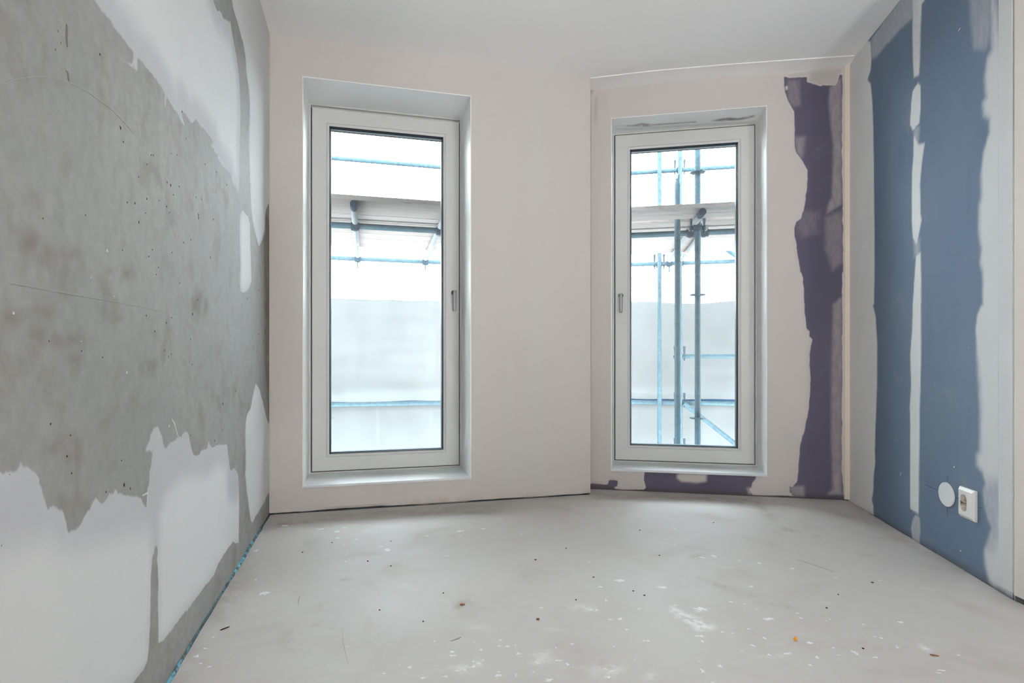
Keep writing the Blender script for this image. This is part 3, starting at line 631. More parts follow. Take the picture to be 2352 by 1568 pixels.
room = np.array([A[:2], B[:2], C0[:2], D[:2], ER[:2], RE2[:2], (XB, YO), (XB, REAR), (XA, REAR), (XA, YO), bl[:2]])
ff = Face(PF, XA - .05, XB + .05, REAR - .05, 3.95, .022)
ff.us = np.concatenate([lines(XA - .05, -1.7, .2)[:-1], lines(-1.7, 2.5, .022)[:-1], lines(2.5, XB + .05, .2)]); ff.vs = np.concatenate([lines(REAR - .05, 0, .12)[:-1], lines(0, 3.95, .022)])
ff.X, ff.Y = np.meshgrid(ff.us, ff.vs); ff.att = {k: np.zeros(ff.X.shape) for k in ('sd', 'ms', 'mt', 'st')}
fld = psd(room, ff.X, ff.Y) - .006 + fbm(ff.X, ff.Y, 9, 61, 3) * .003
st = np.zeros(ff.X.shape)
def fstain(crop, pts, s_, sf):
    global st
    st = np.maximum(st, s_ * sstep(psd(PF.poly(crop, pts), ff.X, ff.Y), -sf, sf))
KA, KB = (380, 1100, 2.3854), (1366, 1100, 2.3854)
fstain(KB, [(860, 120), (900, 120), (960, 175), (980, 230), (950, 215), (900, 165), (850, 140)], .55, .035)
fstain(KB, [(0, 75), (860, 105), (880, 135), (0, 115)], .45, .05)
fstain(KB, [(1020, 262), (1100, 275), (1110, 290), (1040, 282)], .6, .02)
fstain(KB, [(570, 540), (700, 580), (860, 635), (860, 648), (730, 612), (600, 555)], .5, .02)
fstain(KB, [(880, 670), (1060, 690), (1110, 715), (1040, 705)], .35, .02)
fstain(KB, [(520, 420), (600, 400), (600, 420), (540, 440)], .4, .02)
fstain(KB, [(1500, 1040), (1580, 1045), (1570, 1065), (1510, 1060)], .5, .02)
fstain(KA, [(610, 230), (790, 225), (800, 240), (660, 255), (615, 268)], .55, .03)
fstain(KA, [(820, 190), (1300, 170), (1900, 120), (1800, 190), (1200, 200), (830, 235)], .38, .06)
fstain(KA, [(770, 330), (830, 325), (820, 390), (760, 390)], .3, .04)
fstain(KA, [(1580, 665), (1660, 660), (1680, 690), (1600, 705)], .75, .016)
fstain(KA, [(970, 545), (1005, 545), (1005, 560), (975, 558)], .7, .01)
fstain(KA, [(640, 830), (690, 825), (650, 925), (700, 940), (640, 930)], .35, .02)
fstain(KA, [(815, 785), (850, 790), (845, 805), (815, 803)], .45, .012)
fstain(KA, [(440, 490), (465, 490), (462, 500), (445, 500)], .5, .01)
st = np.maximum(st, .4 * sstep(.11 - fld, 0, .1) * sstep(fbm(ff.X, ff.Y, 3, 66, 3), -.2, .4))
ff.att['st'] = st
mw = np.zeros(ff.X.shape)
for crop, pts, s_, sf in ((KB, [(400, 700), (440, 705), (570, 765), (650, 800), (655, 825), (560, 832), (500, 780), (430, 735)], .75, .012), (KB, [(1755, 905), (1790, 910), (1830, 930), (1825, 938), (1790, 930)], .7, .008), (KB, [(530, 708), (620, 708), (610, 722), (560, 720)], .6, .01), (KA, [(1570, 1030), (1700, 1000), (1760, 1040), (1620, 1065)], .5, .02), (KA, [(2000, 960), (2100, 940), (2120, 1000), (2020, 1010)], .45, .02), (KB, [(0, 1010), (140, 1020), (150, 1070), (0, 1080)], .4, .03), (KB, [(270, 1060), (340, 1070), (330, 1110), (280, 1110)], .45, .02), (KA, [(2200, 690), (2350, 690), (2350, 720), (2230, 715)], .4, .02)):
    mw = np.maximum(mw, s_ * sstep(psd(PF.poly(crop, pts), ff.X, ff.Y), -sf, sf))
ff.att['ms'] = mw
floor = ff.patch('floor', M_FLOOR, fld, .0, .01, None, 0.0)
prop(floor, 'dusty grey screed floor with plaster splashes', kind='structure')
sub = box('floor_base', PF, XA - .3, XB + .3, REAR - .3, 4.25, -.3, -.022, M_GAP, floor)
for i, (crop, x, y, rx, ry, rot) in enumerate(((KA, 541, 627, 22, 12, 0), (KA, 1612, 286, 24, 6, 0), (KA, 850, 274, 18, 5, 0), (KA, 655, 254, 22, 4, .2), (KA, 172, 970, 14, 8, .3), (KA, 232, 1030, 12, 7, .3), (KA, 215, 928, 14, 5, .4), (KA, 1340, 1030, 10, 8, 0), (KA, 1600, 1052, 26, 7, .1), (KA, 1690, 1026, 24, 8, -.1), (KA, 1740, 990, 10, 5, 0), (KA, 1412, 1090, 12, 9, 0), (KA, 1530, 1080, 14, 8, 0), (KA, 1920, 1075, 9, 12, 0), (KA, 2100, 1098, 22, 12, 0), (KA, 2040, 1008, 18, 9, .3), (KA, 1935, 958, 18, 6, .2), (KA, 2230, 1030, 8, 5, 0), (KA, 2330, 715, 18, 6, 0), (KA, 2230, 903, 12, 5, 0), (KA, 2150, 1080, 10, 6, 0), (KA, 495, 392, 16, 5, 0), (KA, 494, 551, 8, 4, 0),
        (KB, 1430, 952, 20, 13, 0), (KB, 690, 1023, 16, 9, -.2), (KB, 590, 1050, 12, 11, .4), (KB, 575, 712, 40, 9, 0), (KB, 945, 765, 30, 8, -.2), (KB, 1130, 760, 12, 6, -.2), (KB, 890, 715, 9, 4, 0), (KB, 1108, 734, 10, 4, -.2), (KB, 135, 555, 26, 7, .2), (KB, 370, 592, 32, 5, 0), (KB, 1080, 490, 14, 4, -.3), (KB, 60, 662, 9, 7, 0), (KB, 245, 710, 12, 4, 0), (KB, 1820, 930, 14, 7, -.3), (KB, 1060, 955, 26, 7, -.4), (KB, 1900, 1048, 18, 5, 0), (KB, 1885, 1062, 14, 4, 0), (KB, 700, 838, 9, 5, 0), (KB, 752, 842, 8, 4, 0), (KB, 580, 860, 24, 6, 0), (KB, 1320, 542, 12, 3, 0), (KB, 1560, 556, 10, 3, 0), (KB, 777, 294, 5, 3, 0), (KB, 572, 997, 9, 4, 0), (KB, 1470, 796, 10, 4, -.3), (KB, 1290, 768, 9, 4, 0), (KB, 290, 885, 14, 5, .3), (KB, 70, 1084, 14, 8, 0), (KB, 100, 1050, 26, 8, 0), (KB, 30, 590, 14, 4, 0), (KB, 8, 720, 12, 9, 0))):
    px, py = crop[0] + x / 2.3854, crop[1] + y / 2.3854
    u, v = PF.hit(px, py); u2, _ = PF.hit(px + rx / 2.3854, py); _, v2 = PF.hit(px, py - ry / 2.3854)
    blob('plaster_splash', PF, u, v, abs(u2 - u) * .8, abs(v2 - v) * .8, M_SPOT, floor, .0008, 300 + i, 0, 16, .75)
for i, (crop, x, y, r) in enumerate(((KA, 913, 348, 3), (KA, 751, 401, 4), (KA, 1109, 449, 5), (KA, 1235, 476, 4), (KA, 1235, 340, 3), (KA, 1522, 624, 4), (KA, 1173, 717, 4), (KA, 2028, 442, 5), (KA, 2195, 379, 4), (KA, 2345, 537, 4), (KA, 2250, 661, 4), (KA, 1412, 780, 4), (KB, 247, 280, 4), (KB, 651, 239, 3), (KB, 1521, 567, 5), (KB, 1270, 705, 5), (KB, 1334, 632, 4), (KB, 272, 637, 5), (KB, 1470, 928, 5), (KB, 354, 418, 3), (KB, 211, 613, 4))):
    u, v = PF.hit(crop[0] + x / 2.3854, crop[1] + y / 2.3854); d = v / F / 2.3854
    blob('grit_speck', PF, u, v, r * d * 1.2, r * d * 1.4, M_DOT, floor, .002, 400 + i, 0, 7)
ribbon('scratch', PF, PF.poly(KA, [(735, 640), (730, 660), (726, 690)]), .0018, M_CHIP, floor, .0008)
ribbon('scratch', PF, PF.poly(KB, [(1110, 440), (1200, 470), (1310, 508)]), .004, simple('grey_scuff', (.33, .315, .30), .8), floor, .0006)
ribbon('scratch', PF, PF.poly(KA, [(1560, 888), (1600, 875), (1620, 865)]), .008, bpy.data.materials['grey_scuff'], floor, .0006)
ribbon('scratch', PF, PF.poly(KA, [(965, 810), (975, 900), (1000, 1010)]), .0016, simple('tan_scuff', (.45, .37, .31), .8), floor, .0005)
rs = random.Random(17)
for i in range(95):                                            # fine scatter of dried plaster drops
    cl_ = rs.choice(((1100, 1500, 190, 60), (1550, 1440, 260, 90), (1900, 1500, 300, 60), (480, 1480, 60, 80), (900, 1240, 300, 50), (1500, 1280, 400, 70), (1250, 1530, 260, 30)))
    px, py = cl_[0] + rs.gauss(0, cl_[2] * .5), min(1600, cl_[1] + rs.gauss(0, cl_[3] * .5))
    if py < 1190: continue
    u, v = PF.hit(px, py)
    if psd(room, np.array([u]), np.array([v]))[0] < .05: continue
    r = rs.uniform(1.2, 4.2) * v / F
    blob('plaster_splash', PF, u, v, r * rs.uniform(1, 1.9), r * rs.uniform(.8, 1.5), M_SPOT, floor, .0006, 600 + i, rs.uniform(-.6, .6), 9, .6)
# loose bits lying on the floor
def bit(name, crop, x, y, L, Wd, Hh, mat, label, cat, rot, seed):
    u, v = PF.hit(crop[0] + x / 2.3854, crop[1] + y / 2.3854); r = random.Random(seed); bm = bmesh.new()
    bmesh.ops.create_icosphere(bm, subdivisions=2, radius=1)
    for q in bm.verts:
        k = 1 + .25 * (r.random() - .5); zz = max(-.55, q.co.z)
        q.co = Vector((q.co.x * L * k, q.co.y * Wd * k, (zz + .55) * Hh / 1.55))
    o = autosmooth(from_bm(name, bm, mat), 50); o.location = (u, v, .0004); o.rotation_euler = (0, 0, rot)
    return prop(o, label, cat)
bit('plastic_plug', KB, 1100, 884, .006, .0045, .012, M_ORANGE, 'small bright orange plastic plug lying on the screed floor', 'plug', .4, 1)
bit('wood_chip', KA, 1627, 688, .010, .006, .004, M_CHIP, 'small brown chip lying in a dark spot on the floor', 'wood chip', 0, 2)
bit('stone_chip', KA, 2040, 769, .006, .005, .004, M_CHIP, 'tiny reddish stone chip on the floor before the right window', 'stone chip', .6, 3)
bit('wood_splinter', KA, 325, 820, .016, .0022, .003, M_DOT, 'dark thin splinter on the floor near the blue foam strip', 'splinter', .9, 4)
bit('brick_crumb', KB, 1860, 967, .012, .004, .003, M_CHIP, 'small flat red crumb on the floor at the lower right', 'crumb', -.3, 5)

# foam edge strip standing in the joint along the concrete wall
ring = []; bm = bmesh.new(); rr = random.Random(3)
nseg = 210
for k in range(nseg + 1):
    u = 2.35 * k / nseg; x = np.array([u]); y0 = np.array([0.0])
    h = .006 + .005 * float(fbm(x, y0, 7, 70, 3)[0]) + .006 * math.exp(-((u - .62) / .16) ** 2)
    b = .0055 + .005 * float(fbm(x, y0, 5, 71, 3)[0]) + .005 * math.exp(-((u - .62) / .14) ** 2) - (.005 if u < .3 else 0)
    ring.append([bm.verts.new(PL.at(u, a, w)) for a, w in ((-.02, .0008), (h + .004, .0012), (h + .003, b * .45), (h * .55, b), (-.02, b))])
for k in range(nseg):
    for q in range(5): bm.faces.new((ring[k][q], ring[k + 1][q], ring[k + 1][(q + 1) % 5], ring[k][(q + 1) % 5]))
bm.faces.new(ring[0]); bm.faces.new(ring[-1][::-1])
o5 = from_bm('trim_5', bm, M_FOAM); at = o5.data.attributes.new('st', 'FLOAT', 'POINT')
uu = np.array([float(np.dot(np.array(v.co) - A, PL.U)) for v in o5.data.vertices])
at.data.foreach_set('value', np.clip(.12 + 1.1 * np.exp(-((uu - .72) / .30) ** 2) + .6 * np.exp(-((uu - 1.6) / .12) ** 2), 0, 1))
prop(o5, 'ragged blue foam edge strip between floor and concrete wall', kind='structure')
# bits of the same foam in the joint of wall one
bm = bmesh.new(); ring = []
for k in range(91):
    u = .02 + (LB - .05) * k / 90; x = np.array([u]); nz = float(fbm(x, x * 0, 4, 77, 3)[0])
    h = .002 + .005 * max(0, nz) ; b = .0065
    ring.append([bm.verts.new(P1.at(u, a, w)) for a, w in ((-.02, .001), (h, .001), (h, b), (-.02, b))])
for k in range(90):
    for q in range(4): bm.faces.new((ring[k][q], ring[k + 1][q], ring[k + 1][(q + 1) % 4], ring[k][(q + 1) % 4]))
bm.faces.new(ring[0]); bm.faces.new(ring[-1][::-1])
prop(from_bm('trim_6', bm, M_FOAM), 'thin dark joint strip at the foot of the left window wall', kind='structure')

# cream profile in the right corner
bm = bmesh.new()
uA = P2.hit(1938.5, 700)[0]; uB = P2.hit(1955, 700)[0]
prof = [(uA, -.01), (uA, .008), (uA + .004, .012), (uB - .012, .016), (uB - .004, .014), (uB + .002, .006), (uB + .02, -.01)]
lo = [bm.verts.new(P2.at(u, .006, w)) for u, w in prof]; hi = [bm.verts.new(P2.at(u, H - .001, w)) for u, w in prof]
for k in range(len(prof)): bm.faces.new((lo[k], lo[(k + 1) % len(prof)], hi[(k + 1) % len(prof)], hi[k]))
bm.faces.new(lo[::-1]); bm.faces.new(hi)
prop(from_bm('trim_1', bm, M_CREAM), 'cream vertical corner profile between the window wall and blue wall', kind='structure')

# ---------------------------------------------------------------- windows
def sweep_side(P, rect, prof, side):
    """One mitred side of a rectangular frame: prof is a closed list of (inset, w)."""
    u0, u1, v0, v1 = rect; bm = bmesh.new(); a = []; b = []
    for r, w in prof:
        c = [(u0 + r, v0 + r), (u1 - r, v0 + r), (u1 - r, v1 - r), (u0 + r, v1 - r)]
        a.append(bm.verts.new(P.at(*c[side], w))); b.append(bm.verts.new(P.at(*c[(side + 1) % 4], w)))
    n = len(prof)
    for k in range(n): bm.faces.new((a[k], b[k], b[(k + 1) % n], a[(k + 1) % n]))
    bm.faces.new(a[::-1]); bm.faces.new(b)
    return bm
def sweep_ring(name, P, rect, prof, mat, parent):
    bm = bmesh.new(); n = len(prof); rows = []
    u0, u1, v0, v1 = rect
    for r, w in prof:
        rows.append([bm.verts.new(P.at(*c, w)) for c in ((u0 + r, v0 + r), (u1 - r, v0 + r), (u1 - r, v1 - r), (u0 + r, v1 - r))])
    for k in range(n):
        for q in range(4): bm.faces.new((rows[k][q], rows[k][(q + 1) % 4], rows[(k + 1) % n][(q + 1) % 4], rows[(k + 1) % n][q]))
    return from_bm(name, bm, mat, parent)

def window(name, P, op, dep, label, hside, hz, smudge):
    u0, u1, v0, v1 = op; root = empty(name); prop(root, label, kind='structure')
    ZS = .148 if op is W1 else .138                               # top of the sill
    fr = (u0, u1, ZS, v1); y = -dep
    # fixed frame, then the sash, each side a mitred piece
    pf = [(0, y - .085), (0, y - .014), (.004, y - .012), (.009, y - .012), (.010, y - .030), (.06, y - .032), (.06, y - .085)]
    names = ('frame_rail', 'frame_stile', 'frame_rail', 'frame_stile')
    for s in range(4): from_bm(names[s], sweep_side(P, fr, pf, s), M_FRAME, root)
    sh = (u0 + .0175, u1 - .0175, ZS + .016, v1 - .028 if op is W1 else v1 - .018)
    ps = [(0, y - .026), (0, y - .003), (.003, y), (.083, y), (.0845, y - .0015), (.0845, y - .070), (.03, y - .070), (.03, y - .028)]
    names = ('sash_rail', 'sash_stile', 'sash_rail', 'sash_stile')
    for s in range(4): from_bm(names[s], sweep_side(P, sh, ps, s), M_FRAME, root)
    sweep_ring('sash_gasket', P, sh, [(-.004, y - .031), (-.004, y - .018), (.004, y - .018), (.004, y - .031)], M_RUBBER, root)
    pb = [(.085, y - .05), (.085, y - .0045), (.087, y - .0035), (.097, y - .008), (.0995, y - .012), (.0995, y - .05)]
    for s in range(4): from_bm('glazing_bead', sweep_side(P, sh, pb, s), M_FRAME, root)
    sweep_ring('glazing_gasket', P, sh, [(.0985, y - .030), (.0985, y - .0125), (.103, y - .016), (.103, y - .030)], M_RUBBER, root)
    sweep_ring('glazing_spacer', P, sh, [(.09, y - .050), (.09, y - .0345), (.109, y - .0345), (.109, y - .050)], M_SPACER, root)
    sweep_ring('outer_gasket', P, sh, [(.08, y - .085), (.08, y - .0545), (.106, y - .0545), (.106, y - .085)], M_RUBBER, root)
    for w in (-.034, -.054):
        box('glass_pane', P, sh[0] + .088, sh[1] - .088, sh[2] + .088, sh[3] - .088, y + w, y + w + .004, M_GLASS, root)
    # handle
    hu = sh[0] + .038 if hside < 0 else sh[1] - .033
    bm = bmesh.new(); bm_tube(bm, P.at(hu, hz, y - .001), P.at(hu, hz, y + .009), .0165, .0155, 20)
    hd = autosmooth(from_bm('handle_rose', bm, M_HDARK, root))
    bm = bmesh.new(); rows = []
    for (dz, w, hw, t) in ((.013, .030, .006, .004), (.010, .040, .0105, .007), (0, .043, .0115, .0085), (-.02, .045, .0115, .0085), (-.06, .046, .0105, .0075), (-.105, .046, .0098, .0068), (-.118, .0455, .009, .006), (-.120, .045, .007, .004)):
        rows.append([bm.verts.new(P.at(hu + hw * math.cos(t_), hz + dz, y + w - .012 + t * math.sin(t_))) for t_ in np.linspace(0, 2 * math.pi, 13)[:-1]])
    for k in range(len(rows) - 1):
        for q in range(12): bm.faces.new((rows[k][q], rows[k][(q + 1) % 12], rows[k + 1][(q + 1) % 12], rows[k + 1][q]))
    bm.faces.new(rows[0][::-1]); bm.faces.new(rows[-1])
    bm_tube(bm, P.at(hu, hz, y + .006), P.at(hu, hz, y + .034), .0085, .0085, 14)
    lv = autosmooth(from_bm('handle_lever', bm, M_HANDLE, root), 50)
    # reveal lining and sill
    yo = y - .03
    box('reveal_jamb', P, u0 - LI + .0005, u0, op[2] + .0005, v1 + LI, yo, .0085 if op is W1 else .004, M_REVEAL, root, .0008)
    box('reveal_jamb', P, u1, u1 + LI - .0005, op[2] + .0005, v1 + LI, yo, .0085 if op is W1 else .004, M_REVEAL, root, .0008)
    hdm = M_REVEAL
    if smudge:
        PH = Plane(P.at(0, v1, 0), P.U, -P.N, -Z)                 # soffit, v runs outwards
        fh = Face(PH, u0, u1, -.004, -yo, .008); K = (1400, 240, 3.733)
        a = np.zeros(fh.X.shape)
        for pts, s_, sf in (([(60, 186), (200, 178), (270, 160), (350, 168), (355, 186), (280, 192), (200, 186)], .9, .02), ([(350, 170), (740, 144), (740, 154), (350, 180)], .8, .012), ([(880, 140), (960, 120), (1040, 112), (1100, 118), (1180, 105), (1240, 92), (1230, 108), (1120, 132), (1000, 142)], 1, .018), ([(60, 205), (1250, 140), (1260, 160), (60, 225)], .35, .03)):
            a = np.maximum(a, s_ * sstep(psd(PH.poly(K, pts), fh.X, fh.Y), -sf, sf))
        fh.att['st'] = a
        m = Mat('smudged_white_reveal'); c = m.mix(m.math('MULTIPLY', m.attr('st'), m.ramp(m.noise(25, 4, .6, m.sca(m.pos(), (.5, 1, 1))), .2, .55)), (.88, .89, .885), (.19, .18, .215)); m.bsdf(c, .35, .55)
        o = fh.mesh('reveal_head', m.m, LI - .001); o.parent = root
    else:
        box('reveal_head', P, u0, u1, v1, v1 + LI - .0005, yo, .0085 if op is W1 else .004, hdm, root, .0008)
    box('window_sill', P, u0 - .001, u1 + .001, op[2] + .001, ZS, yo, .013, M_SILL, root, .0018)
    return root
h1 = P1.off(-DEP1).hit(1043, 672); h2 = P2.off(-DEP2).hit(1418, 679)
window('window_1', P1, W1, DEP1, 'tall left window with off white sash and handle on the right', 1, h1[1], False)
window('window_2', P2, W2, DEP2, 'tall right window with off white sash and handle on the left', -1, h2[1], True)

# ---------------------------------------------------------------- socket and blanking cover on the blue wall
s_ = PR.hit(2211, 1150)[0]; e_ = PR.hit(2246, 1150)[0]
sv0, sv1 = .2125, .3325
ps = empty('power_socket', PR.at((s_ + e_) / 2, (sv0 + sv1) / 2, .001)); prop(ps, 'white double wall socket on the blue wall', 'socket')
bm = bmesh.new(); uc, vc = (s_ + e_) / 2, (sv0 + sv1) / 2; hw, hv = (e_ - s_) / 2, (sv1 - sv0) / 2
PSK = Plane(PR.at(uc, vc, .001) - np.array(PR.at(uc, vc, .001)), PR.U, Z, PR.N)
cu = hw * .42; rv_ = hv * .265; hole_c = ((-hw * .2, hv * .295), (-hw * .2, -hv * .275))
def ell(c, rx, rz, w, n=24): return [(c[0] + rx * math.cos(2 * math.pi * k / n), c[1] + rz * math.sin(2 * math.pi * k / n), w) for k in range(n)]
# plate with chamfered rim and two round wells
T = .017
bm_v = lambda u, v, w: bm.verts.new(PSK.at(u, v, w))
r0 = [bm_v(a * hw, b * hv, 0) for a, b in ((-1, -1), (1, -1), (1, 1), (-1, 1))]
r1 = [bm_v(a * hw, b * hv, T * .55) for a, b in ((-1, -1), (1, -1), (1, 1), (-1, 1))]
ch = .010
r2 = [bm_v(a * (hw - ch * .55), b * (hv - ch * 1.1), T) for a, b in ((-1, -1), (1, -1), (1, 1), (-1, 1))]
for q in range(4):
    bm.faces.new((r0[q], r0[(q + 1) % 4], r1[(q + 1) % 4], r1[q])); bm.faces.new((r1[q], r1[(q + 1) % 4], r2[(q + 1) % 4], r2[q]))
bm.faces.new(r0[::-1])
edges = []
for q in range(4): edges.append(bm.edges.get((r2[q], r2[(q + 1) % 4])))
rings = []
for c in hole_c:
    rg = [bm_v(*p) for p in ell(c, cu, rv_, T)]
    for k in range(24): edges.append(bm.edges.new((rg[k], rg[(k + 1) % 24])))
    rings.append((c, rg))
bmesh.ops.triangle_fill(bm, use_beauty=True, use_dissolve=False, edges=edges)
for f in [f for f in bm.faces if all(v in sum([r for _, r in rings], []) for v in f.verts)]: bm.faces.remove(f)
plate = from_bm('face_plate', bm, M_SOCKET, ps)
for c, _ in rings:
    bm = bmesh.new()
    a = [bm_v(*p) for p in ell(c, cu, rv_, T)]; b = [bm_v(*p) for p in ell(c, cu * .93, rv_ * .93, .003)]
    for k in range(24): bm.faces.new((a[k], a[(k + 1) % 24], b[(k + 1) % 24], b[k]))
    bm.faces.new(b)
    well = from_bm('socket_well', bm, simple('socket_well_plastic', (.66, .60, .53), .4, .4, var=.02) if 'socket_well_plastic' not in bpy.data.materials else bpy.data.materials['socket_well_plastic'], ps)
    for dv in (-1, 1):
        bm = bmesh.new(); bm_tube(bm, PSK.at(c[0] + cu * .1, c[1] + dv * rv_ * .42, .002), PSK.at(c[0] + cu * .1, c[1] + dv * rv_ * .42, .0048), .0028, seg=10)
        from_bm('pin_hole', bm, M_SHADOW, well)
cx_, cz_ = PR.hit(2176, 1136); pa = PR.hit(2157.5, 1130); pb = PR.hit(2195, 1142)
bm = bmesh.new(); n = 40; rx, rz = (pb[0] - pa[0]) / 2 * .97, .0505
cx_ = (pa[0] + pb[0]) / 2; rows = []
cc = PR.at(cx_, .2725, .001)
for q, w in ((1, 0), (1, .003), (.96, .005)):
    rows.append([bm.verts.new(PR.U * (rx * q * math.cos(2 * math.pi * k / n)) + Z * (rz * q * math.sin(2 * math.pi * k / n)) + PR.N * w) for k in range(n)])
for g in (0, 1):
    for k in range(n): bm.faces.new((rows[g][k], rows[g][(k + 1) % n], rows[g + 1][(k + 1) % n], rows[g + 1][k]))
bm.faces.new(rows[0][::-1]); bm.faces.new(rows[2])
bc = from_bm('blanking_cover', bm, M_COVER); bc.location = cc
prop(bc, 'round white blanking cover on the blue wall beside the socket', 'cover plate')

# ---------------------------------------------------------------- added fill light: unseen glowing balloons far behind the camera
def fill_balloon(x, y, power, label):
    root = empty('fill_balloon', (x, y, 0)); prop(root, label, 'fill lamp', 'added fill balloons behind the camera')
    for k in range(3):
        t = 2 * math.pi * k / 3 + .5; tube('leg', (.42 * math.cos(t), .42 * math.sin(t), .012), (0, 0, .28), .012, M_GALV, root, 10)
    tube('pole', (0, 0, .2), (0, 0, .40), .016, M_GALV, root, 12)
    bm = bmesh.new(); bmesh.ops.create_uvsphere(bm, u_segments=28, v_segments=16, radius=.32)
    for v in bm.verts: v.co = Vector((v.co.x, v.co.y, v.co.z * .9 + .60))
    mm = Mat('fill_balloon_glow'); e = mm.n('ShaderNodeEmission', {'Color': (1.0, .985, .97, 1), 'Strength': power}); mm.t.links.new(e.outputs[0], mm.out.inputs[0]); m = mm.m
    from_bm('balloon', bm, m, root, True)
fill_balloon(-1.9, -4.9, 15.0, 'glowing white balloon added as fill light in the left rear space')
fill_balloon(3.9, -4.9, 26.0, 'glowing white balloon added as fill light in the right rear space')

# added fill lamps, unseen on the floor behind the camera, brightening the ceiling
UP = 72.0
def fill_flood(loc, target, label):
    root = empty('fill_flood', (loc[0], loc[1], 0)); prop(root, label, 'fill lamp')
    d = (Vector(target) - Vector(loc)).normalized(); q = d.to_track_quat('Z', 'Y').to_matrix()
    ax = [np.array(q @ Vector(v)) for v in ((1, 0, 0), (0, 1, 0), (0, 0, 1))]
    P = Plane(np.array([0, 0, loc[2]]), ax[0], ax[1], ax[2])
    box('housing', P, -.13, .13, -.10, .10, -.10, -.03, M_HDARK, root, .008)
    box('lens', P, -.115, .115, -.085, .085, -.03, -.022, M_GLASS, root)
    for k in (-1, 1): tube('stand', P.at(.14 * k, 0, -.06), (.16 * k, .05, .012), .010, M_GALV, root, 10)
    tube('foot', (-.2, .05, .012), (.2, .05, .012), .012, M_GALV, root, 10)
    root['group'] = 'added fill floods behind the camera'
    li = bpy.data.lights.new('fill_beam', 'SPOT'); li.energy = UP; li.spot_size = math.radians(105); li.spot_blend = 1.0; li.shadow_soft_size = .09; li.color = (1.0, .99, .975)
    lo = bpy.data.objects.new('fill_beam', li); COL.objects.link(lo); lo.parent = root; lo.location = Vector(P.at(0, 0, 0)); lo.rotation_euler = d.to_track_quat('-Z', 'Y').to_euler()
fill_flood((1.64, -1.15, .22), (.75, 1.6, H), 'dark flood lamp added as fill light on the floor beside the pink wall end behind the camera')
fill_flood((-.34, -1.15, .22), (.75, 1.6, H), 'dark flood lamp added as fill light on the floor beside the concrete wall end behind the camera')

# ---------------------------------------------------------------- outside: ground, scaffold, boards, sheeting
prop(box('ground', PF, -400, 400, 4.6, 500, -9.4, -9.0, M_GROUND), 'pale building site ground far below the windows', kind='structure')

def hitz(px, py, z):
    t = (z - HC) / (-(py - HY) / F); return np.array([(px - CX) / F * t, t, z])
def on_line(px, P0, d):                                        # vertical line seen at column px meeting the line P0 + t d (plan)
    r = np.array([(px - CX) / F, 1.0]); m = np.array([[d[0], -r[0]], [d[1], -r[1]]]); t = np.linalg.solve(m, -P0[:2]); return P0[:2] + d[:2] * t[0]
def zat(px, py, P0, d):
    p = on_line(px, P0, d); return HC - (py - HY) / F * p[1]
ZL, ZD = 1.93, 1.985
in1, out1 = hitz(887, 523, ZL), hitz(887, 597, ZL)
in2, out2 = hitz(1560, 536, ZL), hitz(1560, 604, ZL)
ki, ko = isect(in1, E1, in2, E2), isect(out1, E1, out2, E2)       # where the two runs meet behind the pier
SCF = empty('scaffold', (float(ko[0]), float(ko[1]), -9.0)); prop(SCF, 'galvanised tube scaffold standing outside both windows', 'scaffold')
def sp(o):                                                        # part of the scaffold, kept in world place
    o.parent = SCF; o.matrix_parent_inverse = Matrix.Translation(SCF.location).inverted(); return o
TR = .0242
def run(name, k, d, z, L0, L1, mat=M_GALV):
    p = np.array([k[0], k[1], z]); return sp(tube(name, p + d * L0, p + d * L1, TR, mat))
def coupler(p, d1, d2, wedge=True, mat=M_COUP):
    """Two collars at right angles with a hinged flap and a bolt or wedge."""
    p = np.array(p, float); bm = bmesh.new()
    bm_tube(bm, p - d1 * .032, p + d1 * .032, .033, seg=16); bm_tube(bm, p - d2 * .032 , p + d2 * .032, .033, seg=16)
    o = sp(autosmooth(from_bm('coupler', bm, mat)))
    if wedge:
        h = d2 if abs(d2[2]) > .5 else (d1 if abs(d1[2]) > .5 else np.array([0, 0, 1.0]))
        e = d1 if h is d2 else d2
        for q in ((-1, 1)):
            bm = bmesh.new(); c = p + e * .052 * q
            bm_tube(bm, c - h * .05, c + h * .045, .007, seg=8); bm_tube(bm, c + h * .03, c + h * .115, .010, .016, seg=4)
            bm_tube(bm, c - h * .022, c + h * .012, .016, seg=6)
            w = from_bm('coupler_bolt', bm, mat); w.parent = o; w.matrix_parent_inverse = o.matrix_world.inverted()
    return o
X3 = lambda p, z: np.array([p[0], p[1], z])
# ledgers of the run before window one
zg1 = zat(887, 373, out1, E1); zr1 = zat(887, 927, out1, E1)
run('ledger', ki, E1, ZL, -4.2, .05); run('ledger', ko, E1, ZL, -5.2, .05)
run('guard_rail', ko, E1, zg1, -5.2, .03); run('mid_rail', ko, E1, zr1, -5.2, .03)
run('ledger', ki, E2, ZL - .0, -.02, 4.0); run('ledger', ko, E2, ZL - .0, -.02, 4.6)
zg2 = zat(1568, 390, out2, E2); zr2 = zat(1568, 925, out2, E2); zm2 = zat(1630, 818, out2, E2)
run('guard_rail', ko, E2, zg2, -.02, 4.6); run('mid_rail', ko, E2, zr2, -.02, 4.6)
p2b = on_line(1561, out2, E2); t2b = float(np.dot(p2b - ko[:2], E2[:2]))
run('mid_rail', ko, E2, zm2, t2b, 4.6)
